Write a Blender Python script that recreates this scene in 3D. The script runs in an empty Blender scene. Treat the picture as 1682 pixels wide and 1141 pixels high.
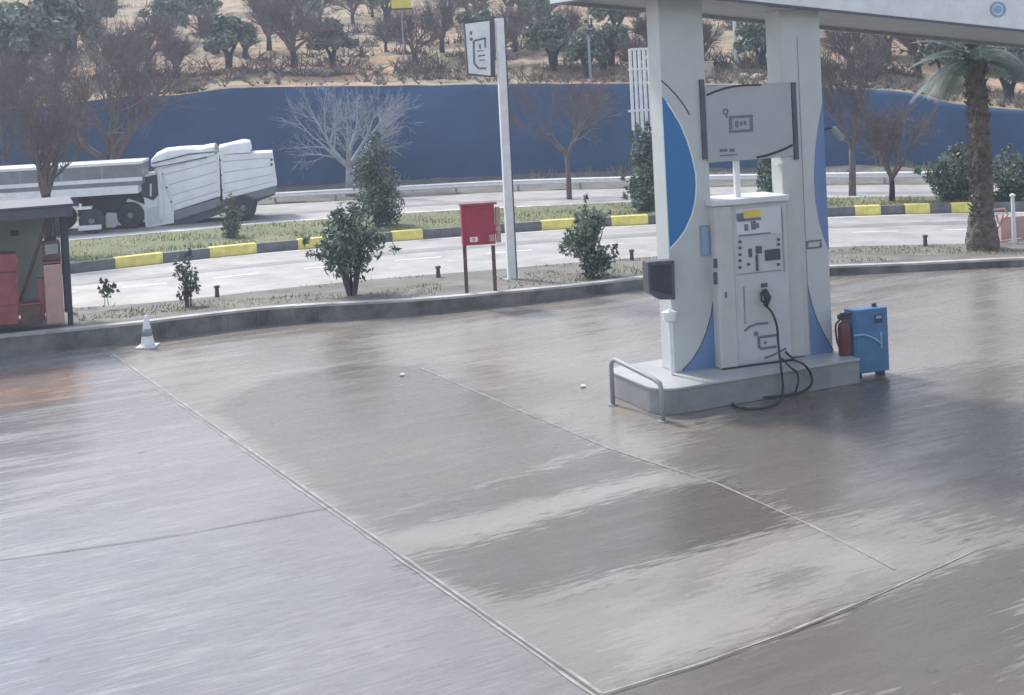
import bpy, math, random
from mathutils import Vector, noise
random.seed(7)
sc = bpy.context.scene
COL = sc.collection
V = Vector
# ------------------------------------------------------------------ camera model (photo pixels 1682 x 1141)
F = 2000.0; CX = 841.0; CY0 = 197.0; CAMZ = 3.7
PITCH = math.radians(1.5); ROLL = math.radians(2.8)
Fw = V((0, math.cos(PITCH), -math.sin(PITCH)))
U0 = V((0, math.sin(PITCH), math.cos(PITCH))); R0 = V((1, 0, 0))
Rr = R0*math.cos(ROLL) - U0*math.sin(ROLL)
Ur = R0*math.sin(ROLL) + U0*math.cos(ROLL)
CAM = V((0, 0, CAMZ))
def ray(px, py): return Rr*((px-CX)/F) + Ur*(-(py-CY0)/F) + Fw
def G(px, py, z=0.0):
    d = ray(px, py); return CAM + d*((z-CAMZ)/d.z)
def proj(p):
    v = p-CAM; w = v.dot(Fw); return (CX+F*v.dot(Rr)/w, CY0-F*v.dot(Ur)/w)
def lerp(a, b, t): return a+(b-a)*t
def interp(pts, x):
    if x <= pts[0][0]: a, b = pts[0], pts[1]
    elif x >= pts[-1][0]: a, b = pts[-2], pts[-1]
    else:
        for a, b in zip(pts, pts[1:]):
            if a[0] <= x <= b[0]: break
    return lerp(a[1], b[1], (x-a[0])/(b[0]-a[0]))
def smooth(pts, x, w=90):
    return (interp(pts, x-w)+2*interp(pts, x-w/2)+2*interp(pts, x)+2*interp(pts, x+w/2)+interp(pts, x+w))/8.0

# ------------------------------------------------------------------ materials
def mat(name, col, rough=0.6, var=0.15, scale=6.0, metal=0.0, bump=0.0, col2=None, detail=5.0, spec=None, coat=0.0):
    m = bpy.data.materials.new(name); m.use_nodes = True
    nt = m.node_tree; b = nt.nodes['Principled BSDF']
    b.inputs['Roughness'].default_value = rough; b.inputs['Metallic'].default_value = metal
    if spec is not None: b.inputs['Specular IOR Level'].default_value = spec
    if coat: b.inputs['Coat Weight'].default_value = coat
    tc = nt.nodes.new('ShaderNodeTexCoord'); n = nt.nodes.new('ShaderNodeTexNoise')
    n.inputs['Scale'].default_value = scale; n.inputs['Detail'].default_value = detail
    n.inputs['Roughness'].default_value = 0.65
    nt.links.new(tc.outputs['Object'], n.inputs['Vector'])
    r = nt.nodes.new('ShaderNodeValToRGB')
    c2 = col2 if col2 else tuple(min(1, c*(1+var)) for c in col)
    c1 = tuple(c*(1-var) for c in col) if not col2 else col
    r.color_ramp.elements[0].color = (*c1, 1); r.color_ramp.elements[1].color = (*c2, 1)
    r.color_ramp.elements[0].position = 0.35; r.color_ramp.elements[1].position = 0.65
    nt.links.new(n.outputs['Fac'], r.inputs['Fac']); nt.links.new(r.outputs['Color'], b.inputs['Base Color'])
    if bump:
        bp = nt.nodes.new('ShaderNodeBump'); bp.inputs['Strength'].default_value = bump; bp.inputs['Distance'].default_value = 0.03
        nt.links.new(n.outputs['Fac'], bp.inputs['Height']); nt.links.new(bp.outputs['Normal'], b.inputs['Normal'])
    return m
M = {}
M['white'] = mat('white_paint', (0.66, 0.68, 0.70), 0.45, 0.06, 3)
M['white2'] = mat('white_metal', (0.80, 0.81, 0.82), 0.4, 0.08, 5)
M['lorry'] = mat('white_lorry_paint', (0.86, 0.87, 0.88), 0.4, 0.07, 2)
M['gap'] = mat('board_shadow_paint', (0.50, 0.51, 0.53), 0.5, 0.1, 5)
M['pillar'] = mat('pillar_cladding', (0.55, 0.58, 0.58), 0.38, 0.05, 2)
M['blue'] = mat('blue_cladding', (0.035, 0.19, 0.44), 0.35, 0.06, 2)
M['blue2'] = mat('pale_blue_cladding', (0.15, 0.25, 0.46), 0.35, 0.08, 2)
M['cabblue'] = mat('blue_cabinet_paint', (0.08, 0.20, 0.38), 0.45, 0.15, 5)
M['lblue'] = mat('light_blue_paint', (0.25, 0.42, 0.62), 0.5, 0.1, 5)
M['dark'] = mat('dark_metal', (0.045, 0.05, 0.07), 0.5, 0.2, 8)
M['darkgrey'] = mat('dark_grey_paint', (0.10, 0.105, 0.135), 0.5, 0.12, 8)
M['grey'] = mat('grey_metal', (0.30, 0.32, 0.34), 0.5, 0.12, 6)
M['pale'] = mat('dispenser_panel', (0.55, 0.57, 0.58), 0.4, 0.05, 3)
M['pale2'] = mat('dispenser_side', (0.54, 0.55, 0.54), 0.4, 0.06, 3)
M['glass'] = mat('dark_display_glass', (0.06, 0.065, 0.08), 0.12, 0.1, 4)
M['rubber'] = mat('black_rubber', (0.04, 0.042, 0.05), 0.6, 0.2, 9)
M['red'] = mat('red_paint', (0.38, 0.035, 0.075), 0.42, 0.12, 4)
M['redold'] = mat('faded_red_paint', (0.30, 0.09, 0.10), 0.55, 0.2, 5)
M['pink'] = mat('faded_pink_panel', (0.50, 0.32, 0.30), 0.5, 0.12, 4)
M['rust'] = mat('brown_metal', (0.12, 0.08, 0.075), 0.6, 0.3, 8)
M['yellow'] = mat('yellow_kerb_paint', (0.80, 0.70, 0.20), 0.6, 0.16, 4, bump=0.2)
M['yellowsign'] = mat('yellow_sign_paint', (0.75, 0.62, 0.10), 0.5, 0.1, 5)
M['kerbdark'] = mat('dark_kerb_stone', (0.15, 0.155, 0.165), 0.7, 0.25, 3, bump=0.3)
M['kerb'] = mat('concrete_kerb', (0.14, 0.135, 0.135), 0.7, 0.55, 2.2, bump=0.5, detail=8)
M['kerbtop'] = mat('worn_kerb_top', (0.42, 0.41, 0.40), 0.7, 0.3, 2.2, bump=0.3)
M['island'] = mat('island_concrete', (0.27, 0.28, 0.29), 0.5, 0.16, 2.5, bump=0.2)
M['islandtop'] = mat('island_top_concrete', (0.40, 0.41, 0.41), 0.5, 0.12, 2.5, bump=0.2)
M['soil'] = mat('verge_soil', (0.17, 0.165, 0.15), 0.9, 0.3, 1.2, bump=0.8, detail=9)
M['grass'] = mat('grassy_soil', (0.13, 0.15, 0.09), 0.9, 0.2, 0.35, bump=0.9, col2=(0.20, 0.215, 0.10), detail=9)
M['blade'] = mat('grass_blades', (0.12, 0.16, 0.05), 0.8, 0.2, 0.8, col2=(0.24, 0.25, 0.09))
M['dry'] = mat('dry_scrub', (0.16, 0.14, 0.12), 0.9, 0.3, 2.0, col2=(0.32, 0.29, 0.25))
M['road'] = mat('worn_asphalt', (0.37, 0.36, 0.355), 0.6, 0.2, 1.1, bump=0.15, detail=9)
M['paint'] = mat('road_marking_paint', (0.72, 0.72, 0.72), 0.6, 0.15, 2)
M['bark_b'] = mat('brown_bark', (0.12, 0.105, 0.11), 0.9, 0.3, 4)
M['bark_r'] = mat('reddish_twig_bark', (0.15, 0.118, 0.12), 0.9, 0.25, 3)
M['bark_p'] = mat('pale_bark', (0.33, 0.35, 0.40), 0.8, 0.2, 4)
M['bark_d'] = mat('dark_bark', (0.035, 0.035, 0.05), 0.9, 0.25, 4)
M['leaf_a'] = mat('dark_green_leaves', (0.085, 0.125, 0.105), 0.6, 0.3, 5)
M['leaf_b'] = mat('mid_green_leaves', (0.20, 0.25, 0.20), 0.6, 0.3, 5)
M['leaf_o'] = mat('olive_leaves', (0.11, 0.15, 0.12), 0.65, 0.25, 3)
M['leaf_o2'] = mat('silver_olive_leaves', (0.24, 0.29, 0.23), 0.65, 0.25, 3)
M['leaf_g'] = mat('greygreen_leaves', (0.15, 0.17, 0.14), 0.7, 0.25, 5)
M['palm'] = mat('palm_fronds', (0.07, 0.11, 0.09), 0.55, 0.3, 5)
M['palmtrunk'] = mat('palm_trunk', (0.13, 0.11, 0.10), 0.9, 0.4, 9, bump=0.6)
M['tarp'] = mat('pale_tarpaulin', (0.84, 0.85, 0.87), 0.55, 0.12, 1.8, bump=0.4)
M['silver'] = mat('silver_trailer_panel', (0.22, 0.235, 0.26), 0.4, 0.15, 3, metal=0.3)
M['stone'] = mat('pale_stones', (0.52, 0.48, 0.42), 0.85, 0.2, 3, bump=0.5)
M['hutback'] = mat('greenish_back_panel', (0.26, 0.28, 0.26), 0.6, 0.15, 1.5)
M['cream'] = mat('cream_paint', (0.86, 0.84, 0.74), 0.5, 0.03, 2)
M['logo'] = mat('grey_logo_vinyl', (0.17, 0.18, 0.22), 0.5, 0.1, 5)
M['sign'] = mat('sign_board', (0.42, 0.44, 0.46), 0.4, 0.04, 2)
M['line'] = mat('black_trim', (0.03, 0.032, 0.04), 0.45, 0.1, 5)

# ------------------------------------------------------------------ mesh builder
class MB:
    def __init__(s): s.v = []; s.f = []; s.mi = []
    def face(s, pts, mi=0):
        b = len(s.v); s.v.extend([tuple(p) for p in pts]); s.f.append(tuple(range(b, b+len(pts)))); s.mi.append(mi)
    def box(s, o, ax, ay, az, mi=0):
        c = [o, o+ax, o+ax+ay, o+ay]; d = [p+az for p in c]; b = len(s.v)
        s.v.extend([tuple(p) for p in c+d])
        for q in ((0,3,2,1),(4,5,6,7),(0,1,5,4),(1,2,6,5),(2,3,7,6),(3,0,4,7)):
            s.f.append(tuple(b+i for i in q)); s.mi.append(mi)
    def prism(s, pts, off, mi=0):
        n = len(pts); b = len(s.v)
        s.v.extend([tuple(p) for p in pts]); s.v.extend([tuple(p+off) for p in pts])
        s.f.append(tuple(b+i for i in range(n))); s.mi.append(mi)
        s.f.append(tuple(b+n+i for i in reversed(range(n)))); s.mi.append(mi)
        for i in range(n):
            j = (i+1) % n; s.f.append((b+i, b+n+i, b+n+j, b+j)); s.mi.append(mi)
    def tube(s, pts, rad, k=8, mi=0, cap=True):
        if not hasattr(rad, '__len__'): rad = [rad]*len(pts)
        b = len(s.v); n = len(pts); pu = None
        for i, p in enumerate(pts):
            t = (pts[min(i+1, n-1)]-pts[max(i-1, 0)])
            if t.length < 1e-9: t = V((0,0,1))
            t.normalize()
            if pu is None:
                pu = t.cross(V((0,0,1)))
                if pu.length < 0.1: pu = t.cross(V((0,1,0)))
            pu = (pu - t*pu.dot(t)); 
            if pu.length < 1e-6: pu = t.orthogonal()
            pu.normalize(); w = t.cross(pu)
            for j in range(k):
                a = 2*math.pi*j/k; s.v.append(tuple(p+(pu*math.cos(a)+w*math.sin(a))*rad[i]))
        for i in range(n-1):
            for j in range(k):
                a = b+i*k+j; c = b+i*k+(j+1) % k; s.f.append((a, c, c+k, a+k)); s.mi.append(mi)
        if cap:
            s.f.append(tuple(b+j for j in reversed(range(k)))); s.mi.append(mi)
            s.f.append(tuple(b+(n-1)*k+j for j in range(k))); s.mi.append(mi)
    def lathe(s, base, prof, k=20, mi=0, axis=None, e1=None):
        axis = axis or V((0,0,1)); e1 = e1 or (V((1,0,0)) if abs(axis.z) > .5 else V((0,0,1))); e2 = axis.cross(e1)
        b = len(s.v); n = len(prof)
        for r, h in prof:
            for j in range(k):
                a = 2*math.pi*j/k; s.v.append(tuple(base+axis*h+(e1*math.cos(a)+e2*math.sin(a))*r))
        for i in range(n-1):
            for j in range(k):
                a = b+i*k+j; c = b+i*k+(j+1) % k; s.f.append((a, c, c+k, a+k)); s.mi.append(mi)
        s.f.append(tuple(b+j for j in reversed(range(k)))); s.mi.append(mi)
        s.f.append(tuple(b+(n-1)*k+j for j in range(k))); s.mi.append(mi)
    def build(s, name, mats, parent=None, bevel=0.0, shade=False):
        me = bpy.data.meshes.new(name); org = V(s.v[0]) if s.v else V((0,0,0))
        base = PARENT_LOC.get(parent.name, V((0,0,0))) if parent else None
        if parent is None:
            xs = [p[0] for p in s.v]; ys = [p[1] for p in s.v]; zs = [p[2] for p in s.v]
            base = V(((min(xs)+max(xs))/2, (min(ys)+max(ys))/2, min(zs)))
        me.from_pydata([tuple(V(p)-base) for p in s.v], [], s.f); me.update()
        if not isinstance(mats, (list, tuple)): mats = [mats]
        for m_ in mats: me.materials.append(m_)
        me.polygons.foreach_set('material_index', s.mi)
        if shade: me.polygons.foreach_set('use_smooth', [True]*len(s.f))
        o = bpy.data.objects.new(name, me); COL.objects.link(o)
        if parent: o.parent = parent; PARENT_LOC[o.name] = base
        else: o.location = base; PARENT_LOC[o.name] = base
        if bevel:
            bv = o.modifiers.new('bevel', 'BEVEL'); bv.width = bevel; bv.segments = 2; bv.limit_method = 'ANGLE'
        return o
PARENT_LOC = {}
def thing(name, label, cat, loc, group=None):
    o = bpy.data.objects.new(name, None); COL.objects.link(o); o.location = loc; o.empty_display_size = 0.2
    PARENT_LOC[o.name] = V(loc); return tag(o, label, cat, group)
def tag(o, label, cat, group=None):
    o['label'] = label; o['category'] = cat
    if group: o['group'] = group
    return o
def struct(o): o['kind'] = 'structure'; return o
def stuff(o, label, cat): o['kind'] = 'stuff'; return tag(o, label, cat)
def copy_thing(o, loc, label, scale=1.0, rz=0.0, sz=None):
    c = o.copy(); COL.objects.link(c); c.location = loc; c.rotation_euler = (0, 0, rz)
    c.scale = (scale, scale, sz or scale); c['label'] = label
    for ch in list(o.children):
        d = ch.copy(); COL.objects.link(d); d.parent = c
        for g in list(ch.children):
            e = g.copy(); COL.objects.link(e); e.parent = d
    return c
class Plane:
    """vertical plane through P0, direction angle (deg from +X), N towards the camera"""
    def __init__(s, P0, ang=None, E=None):
        s.P0 = V((P0.x, P0.y, 0)); s.E = E if E else V((math.cos(math.radians(ang)), math.sin(math.radians(ang)), 0))
        s.E = V((s.E.x, s.E.y, 0)).normalized(); s.N = V((s.E.y, -s.E.x, 0))
    def w(s, u, z, off=0.0): return s.P0+s.E*u+s.N*off+V((0,0,z))
    def uz(s, px, py, off=0.0):
        d = ray(px, py); t = (s.P0+s.N*off-CAM).dot(s.N)/d.dot(s.N); p = CAM+d*t
        return ((p-s.P0).dot(s.E), p.z)
    def pz(s, pts, off, th, mb, mi=0):
        mb.prism([s.w(*s.uz(x, y, off), off) for x, y in pts], s.N*(-th), mi)
    def rect(s, x0, x1, y0, y1, off, th, mb, mi=0):
        ym = (y0+y1)/2; xm = (x0+x1)/2
        u0 = s.uz(x0, ym, off)[0]; u1 = s.uz(x1, ym, off)[0]; z1 = s.uz(xm, y0, off)[1]; z0 = s.uz(xm, y1, off)[1]
        s.urect(u0, u1, z0, z1, off, th, mb, mi)
    def urect(s, u0, u1, z0, z1, off, th, mb, mi=0):
        mb.box(s.w(u0, z0, off), s.E*(u1-u0), s.N*(-th), V((0,0,z1-z0)), mi)
    def stroke(s, pts, wpx, off, th, mb, mi=0):
        for (x0, y0), (x1, y1) in zip(pts, pts[1:]):
            a = s.w(*s.uz(x0, y0, off), off); b = s.w(*s.uz(x1, y1, off), off)
            d = (b-a); L = d.length
            if L < 1e-6: continue
            d.normalize(); nn = d.cross(s.N).normalized()*(wpx*(a-CAM).length/F/2)
            mb.prism([a-nn, b-nn, b+nn, a+nn], s.N*(-th), mi)
    def disc(s, px, py, rpx, off, th, mb, mi=0, k=20, ax=1.0):
        s.pz([(px+rpx*ax*math.cos(2*math.pi*i/k), py+rpx*math.sin(2*math.pi*i/k)) for i in range(k)], off, th, mb, mi)
    def ring(s, px, py, r1, r2, off, th, mb, mi=0, k=20, ax=1.0):
        for i in range(k):
            a = 2*math.pi*i/k; b = 2*math.pi*(i+1)/k
            s.pz([(px+r*ax*math.cos(t), py+r*math.sin(t)) for r, t in ((r1, a), (r2, a), (r2, b), (r1, b))], off, th, mb, mi)

# ------------------------------------------------------------------ ground lines measured in the photo
KB = [(-300,622),(0,585),(250,560),(440,533),(680,518),(835,502),(1000,483),(1100,467),(1370,452),(1682,437),(2000,428)]       # forecourt kerb foot
VF = [(-300,545),(0,516),(134,507),(253,500),(328,492),(440,478),(619,460),(827,444),(940,433),(1060,424),(1370,407),(1600,402),(1682,398),(2000,393)]  # verge far edge
MK = [(-300,496),(120,449),(230,436),(382,419),(505,408),(670,394),(915,376),(1040,369),(1425,353),(1580,349),(1682,347),(2000,343)]    # median kerb foot
MF = [(-300,430),(113,394),(357,372),(500,360),(672,347),(845,338),(1060,329),(1400,322),(1682,319),(2000,317)]   # median far edge
RF = [(-300,385),(0,362),(215,348),(440,336),(680,323),(840,314),(1040,309),(1370,304),(1682,302),(2000,301)]    # far road far edge
WT = [(-300,200),(0,180),(100,172),(180,158),(310,156),(345,146),(380,143),(500,142),(820,138),(1035,137),(1300,143),(1480,150),(1540,170),(1680,183),(2000,190)]
XS = list(range(-700, 2401, 25))
def line(pts, z=0.0, w=80): return [G(x, smooth(pts, x, w), z) for x in XS]
def P2(v, z): return V((v.x, v.y, z))
kb = line(KB); vf = line(VF); mk = line(MK); mf = [P2(p, 0) for p in line(MF, 0.25)]; rf = line(RF)
def kh(x): return lerp(0.31, 0.15, max(0, min(1, (x-300)/1200.0)))
def outw(lst, i):
    a = lst[max(i-1, 0)]; b = lst[min(i+1, len(lst)-1)]; d = (b-a); d.z = 0; d.normalize(); return V((-d.y, d.x, 0))
def ribbon(name, A, B, m, za=None, zb=None, sub=1, jit=0.0):
    mb = MB(); rows = []
    for i in range(len(A)):
        a = A[i] if za is None else P2(A[i], za); b = B[i] if zb is None else P2(B[i], zb)
        r = []
        for j in range(sub+1):
            p = a.lerp(b, j/sub)
            if jit and 0 < j < sub: p = p+V((0, 0, jit*(noise.noise(p*0.7)+0.4*noise.noise(p*3))))
            r.append(p)
        rows.append(r)
    for r in rows: mb.v.extend([tuple(p) for p in r])
    k = sub+1
    for i in range(len(rows)-1):
        for j in range(sub): mb.f.append((i*k+j, (i+1)*k+j, (i+1)*k+j+1, i*k+j+1)); mb.mi.append(0)
    return mb.build(name, m, shade=sub > 1)
# base ground far larger than the view
mb = MB(); g = 700
mb.face([V((-g,-g,-0.12)), V((g,-g,-0.12)), V((g,g,-0.12)), V((-g,g,-0.12))])
struct(mb.build('ground', M['soil']))

# forecourt: fine grid with attributes for stains and painted shade
def W(pts): return [G(x, y) for x, y in pts]
STAINS_AND_SHADE = [  # (polygon px, amount, soft edge m, noise)
 ([(600,862),(700,822),(850,783),(1000,735),(1095,768),(960,800),(840,828),(640,872)], 0.66, 0.05, .06),
 ([(660,918),(840,872),(1010,815),(1190,785),(1318,858),(1100,915),(820,988)], 0.78, 0.05, .06),
 ([(520,805),(440,745),(345,672),(430,625),(560,600),(690,600),(1000,735),(850,783),(600,862)], 0.50, 0.22, .15),
 ([(985,1141),(1150,1085),(1300,1035),(1440,975),(1690,890),(1700,1160),(985,1160)], 0.62, 0.06, .15),
 ([(1095,705),(1440,620),(1700,590),(1700,860),(1330,850),(1095,762)], 0.55, 0.6, .4),  # canopy shadow on the ground, painted into the concrete colour
 ([(1260,945),(1340,935),(1320,960),(1270,968)], 0.35, 0.05, .1),
 ([(1240,1050),(1360,985),(1460,975),(1480,1000),(1350,1050),(1260,1075)], 0.2, 0.1, .2),
 ([(640,965),(900,915),(1060,900),(1050,985),(850,1000)], 0.15, 0.25, .3),
]
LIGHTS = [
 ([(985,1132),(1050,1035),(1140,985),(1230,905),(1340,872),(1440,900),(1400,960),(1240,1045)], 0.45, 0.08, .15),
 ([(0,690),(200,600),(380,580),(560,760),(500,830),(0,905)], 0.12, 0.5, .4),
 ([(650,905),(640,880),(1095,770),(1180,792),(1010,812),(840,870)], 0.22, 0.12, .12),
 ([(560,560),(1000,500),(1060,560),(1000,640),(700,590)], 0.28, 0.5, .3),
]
RUST = [([(-60,615),(135,598),(150,640),(60,668),(-60,680)], 1.0, 0.15, .2)]
def prep(L): return [([(p.x, p.y) for p in W(poly)], a, s, n) for poly, a, s, n in L]
def sdist(x, y, poly):
    ins = False; dm = 1e9; n = len(poly); j = n-1
    for i in range(n):
        xi, yi = poly[i]; xj, yj = poly[j]
        if (yi > y) != (yj > y) and x < (xj-xi)*(y-yi)/(yj-yi)+xi: ins = not ins
        dx, dy = xj-xi, yj-yi; t = max(0, min(1, ((x-xi)*dx+(y-yi)*dy)/(dx*dx+dy*dy+1e-12)))
        d = (x-xi-t*dx)**2+(y-yi-t*dy)**2; dm = min(dm, d); j = i
    d = math.sqrt(dm); return d if ins else -d
PS, PL, PR = prep(STAINS_AND_SHADE), prep(LIGHTS), prep(RUST)
lat = (G(1310,860)-G(820,987)).normalized(); lang = math.atan2(lat.y, lat.x)   # direction of the cross joints
def field(L, x, y):
    v = 0.0; bt = 0.0; ba = 0.0
    for poly, a, s, n in L:
        xs = [q[0] for q in poly]; ys = [q[1] for q in poly]
        if x < min(xs)-1.2 or x > max(xs)+1.2 or y < min(ys)-1.2 or y > max(ys)+1.2: continue
        c, si = math.cos(lang), math.sin(lang); lx = x*c+y*si; ly = -x*si+y*c
        d = sdist(x, y, poly)+n*(noise.noise(V((lx*0.5, ly*2.5, 1)))+0.5*noise.noise(V((lx*2, ly*9, 5))))
        s = max(s, .28); t = max(0, min(1, d/s*0.5+0.5))
        if t*a > v: v = t*a; bt = t; ba = a
    return bt, ba
def build_forecourt():
    step = 0.07; x0, x1, y0, y1 = -11.0, 11.5, 6.0, 27.0
    nx = int((x1-x0)/step); ny = int((y1-y0)/step)
    # clip each column at the kerb foot line
    kx = [(p.x, p.y) for p in kb]
    def ylim(x):
        for a, b in zip(kx, kx[1:]):
            if a[0] <= x <= b[0]: return lerp(a[1], b[1], (x-a[0])/(b[0]-a[0]))+0.10
        return kx[-1][1]
    vs = []; fs = []; st = []; lt = []; rt = []; sa = []; la = []
    for i in range(nx+1):
        x = x0+i*step; ym = ylim(x)
        for j in range(ny+1):
            y = min(y0+j*step, max(ym, y0+j*0.0001))
            vs.append((x, y, 0.0)); inside = y0+j*step < ym+step
            f1 = field(PS, x, y) if inside else (0, 0); f2 = field(PL, x, y) if inside else (0, 0); f3 = field(PR, x, y) if inside and x < -4 else (0, 0)
            st.append(f1[0]); sa.append(f1[1]); lt.append(f2[0]); la.append(f2[1]); rt.append(f3[0])
    for i in range(nx):
        for j in range(ny):
            a = i*(ny+1)+j
            if vs[a][1] < vs[a+1][1]-1e-5: fs.append((a, a+ny+1, a+ny+2, a+1))
    me = bpy.data.meshes.new('forecourt'); me.from_pydata(vs, [], fs); me.update()
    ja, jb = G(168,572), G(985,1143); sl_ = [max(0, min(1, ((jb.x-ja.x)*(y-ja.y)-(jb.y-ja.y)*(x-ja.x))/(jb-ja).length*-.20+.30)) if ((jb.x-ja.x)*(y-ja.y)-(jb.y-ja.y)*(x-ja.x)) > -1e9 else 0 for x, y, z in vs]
    sl_ = [q_ if ((jb.x-ja.x)*(y-ja.y)-(jb.y-ja.y)*(x-ja.x)) < 0 else 0.0 for q_, (x, y, z) in zip(sl_, vs)]  # left-side mask for the painted sky sheen, also scales the streaks
    for nm, arr in (('slab', sl_), ('stain_shade', st), ('stain_shade_amount', sa), ('light', lt), ('light_amount', la), ('rust', rt)):
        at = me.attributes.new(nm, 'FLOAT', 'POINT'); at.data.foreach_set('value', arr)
    o = bpy.data.objects.new('forecourt', me); COL.objects.link(o); struct(o); return o
m = bpy.data.materials.new('wet_concrete'); m.use_nodes = True; nt = m.node_tree; N = nt.nodes; L = nt.links
bs = N['Principled BSDF']
def nd(t, **k):
    n = N.new(t)
    for a, b in k.items(): setattr(n, a, b)
    return n
tc = nd('ShaderNodeTexCoord')
def mapped(rz, sx, sy):
    mp0 = nd('ShaderNodeMapping'); mp0.inputs['Rotation'].default_value = (0, 0, -rz); L.new(tc.outputs['Object'], mp0.inputs['Vector'])
    mp = nd('ShaderNodeMapping'); mp.inputs['Scale'].default_value = (sx, sy, 1); L.new(mp0.outputs['Vector'], mp.inputs['Vector']); return mp
def noi(mp, sc_, det=6, ro=0.6):
    n = nd('ShaderNodeTexNoise'); n.inputs['Scale'].default_value = sc_; n.inputs['Detail'].default_value = det; n.inputs['Roughness'].default_value = ro
    L.new(mp.outputs['Vector'], n.inputs['Vector']); return n
def rng(src, a, b, c, d):
    n = nd('ShaderNodeMapRange'); n.interpolation_type = 'SMOOTHSTEP'
    for k, v_ in zip(('From Min', 'From Max', 'To Min', 'To Max'), (a, b, c, d)): n.inputs[k].default_value = v_
    L.new(src, n.inputs['Value']); return n.outputs['Result']
def mth(op, a, b=None, clamp=False):
    n = nd('ShaderNodeMath', operation=op); n.use_clamp = clamp
    for i, q in enumerate((a, b)):
        if q is None: continue
        if isinstance(q, (int, float)): n.inputs[i].default_value = q
        else: L.new(q, n.inputs[i])
    return n.outputs[0]
def mixc(fac, a, b):
    n = nd('ShaderNodeMix', data_type='RGBA')
    if isinstance(fac, (int, float)): n.inputs['Factor'].default_value = fac
    else: L.new(fac, n.inputs['Factor'])
    for k, q in ((6, a), (7, b)):
        if isinstance(q, tuple): n.inputs[k].default_value = (*q, 1)
        else: L.new(q, n.inputs[k])
    return n.outputs[2]
streak = noi(mapped(lang, 0.45, 3.2), 1.1, 9, 0.62)
fine = noi(mapped(lang, 2.0, 10.0), 1.6, 8, 0.7)
blot = noi(mapped(0.3, 1, 1), 0.35, 5, 0.55)
thin = noi(mapped(lang, 2.2, 26.0), 1.3, 7, 0.6)
spot = noi(mapped(.5, 1, 1.4), 2.6, 3, .5); crackn = noi(mapped(lang, .5, 1.3), .8, 9, .7)
grain = noi(mapped(0, 1, 1), 24, 4, 0.7)
def attr(nm):
    a = nd('ShaderNodeAttribute'); a.attribute_name = nm; return a.outputs['Fac']
rag = mth('ADD', mth('MULTIPLY', mth('SUBTRACT', thin.outputs['Fac'], .5), 1.7), mth('MULTIPLY', mth('SUBTRACT', fine.outputs['Fac'], .5), 1.5))
def ragged(n, amount):
    e = rng(mth('ADD', attr(n), rag), .36, .64, 0, 1)
    return mth('MULTIPLY', e, attr(amount)) if amount else e
sA, lA, rA = ragged('stain_shade', 'stain_shade_amount'), ragged('light', 'light_amount'), ragged('rust', None)
sheenA = attr('slab')
def amt(k): return mth('MULTIPLY', mth('ADD', mth('MULTIPLY', sheenA, .78), .22), k)
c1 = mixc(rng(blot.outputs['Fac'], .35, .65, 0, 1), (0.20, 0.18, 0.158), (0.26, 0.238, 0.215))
c2 = mixc(rng(blot.outputs['Fac'], .35, .65, 0, 1), (0.155, 0.168, 0.198), (0.185, 0.198, 0.226))  # bluish reflection of the sky, put into the base colour
c = mixc(sheenA, c1, c2)
c = mixc(mth('MULTIPLY', rng(streak.outputs['Fac'], .50, .60, 0, 1), amt(.4)), c, (0.30, 0.305, 0.315))
c = mixc(mth('MULTIPLY', rng(fine.outputs['Fac'], .54, .66, 0, 1), amt(.5)), c, (0.11, 0.11, 0.125))
c = mixc(mth('MULTIPLY', rng(thin.outputs['Fac'], .54, .62, 0, 1), amt(.7)), c, (0.12, 0.12, 0.13))
c = mixc(mth('MULTIPLY', rng(thin.outputs['Fac'], .46, .37, 0, 1), amt(.4)), c, (0.40, 0.405, 0.42))
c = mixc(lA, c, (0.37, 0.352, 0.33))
c = mixc(mth('MULTIPLY', rng(spot.outputs['Fac'], .70, .74, 0, 1), .65), c, (0.07, 0.065, 0.065))
c = mixc(mth('MULTIPLY', rng(mth('ABSOLUTE', mth('SUBTRACT', crackn.outputs['Fac'], .5)), .0, .006, 1, 0), .30), c, (0.08, 0.08, 0.08))
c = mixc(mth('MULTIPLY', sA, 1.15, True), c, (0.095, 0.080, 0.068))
c = mixc(mth('MULTIPLY', rA, rng(streak.outputs['Fac'], .42, .58, .35, .9)), c, (0.26, 0.16, 0.11))
c = mixc(mth('MULTIPLY', rng(grain.outputs['Fac'], .5, .7, 0, 1), .12), c, (0.12, 0.12, 0.12))
L.new(c, bs.inputs['Base Color'])
ro = rng(streak.outputs['Fac'], .35, .65, .15, .34)
ro = mth('ADD', ro, mth('MULTIPLY', lA, 0.2)); ro = mth('ADD', ro, rng(fine.outputs['Fac'], .4, .7, -.04, .1), True)
L.new(ro, bs.inputs['Roughness'])
bp = nd('ShaderNodeBump'); bp.inputs['Strength'].default_value = 0.16; bp.inputs['Distance'].default_value = 0.02
L.new(fine.outputs['Fac'], bp.inputs['Height']); L.new(bp.outputs['Normal'], bs.inputs['Normal'])
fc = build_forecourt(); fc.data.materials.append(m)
# outer forecourt apron around the visible part
mb = MB()
for q in (((-60,-40),(60,-40),(60,6),(-60,6)), ((-60,6),(-11,6),(-11,17.0),(-60,4)), ((11.5,6),(60,6),(60,40),(11.5,22.0))):
    mb.face([V((x, y, 0)) for x, y in q])
struct(mb.build('forecourt_apron', m))

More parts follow.
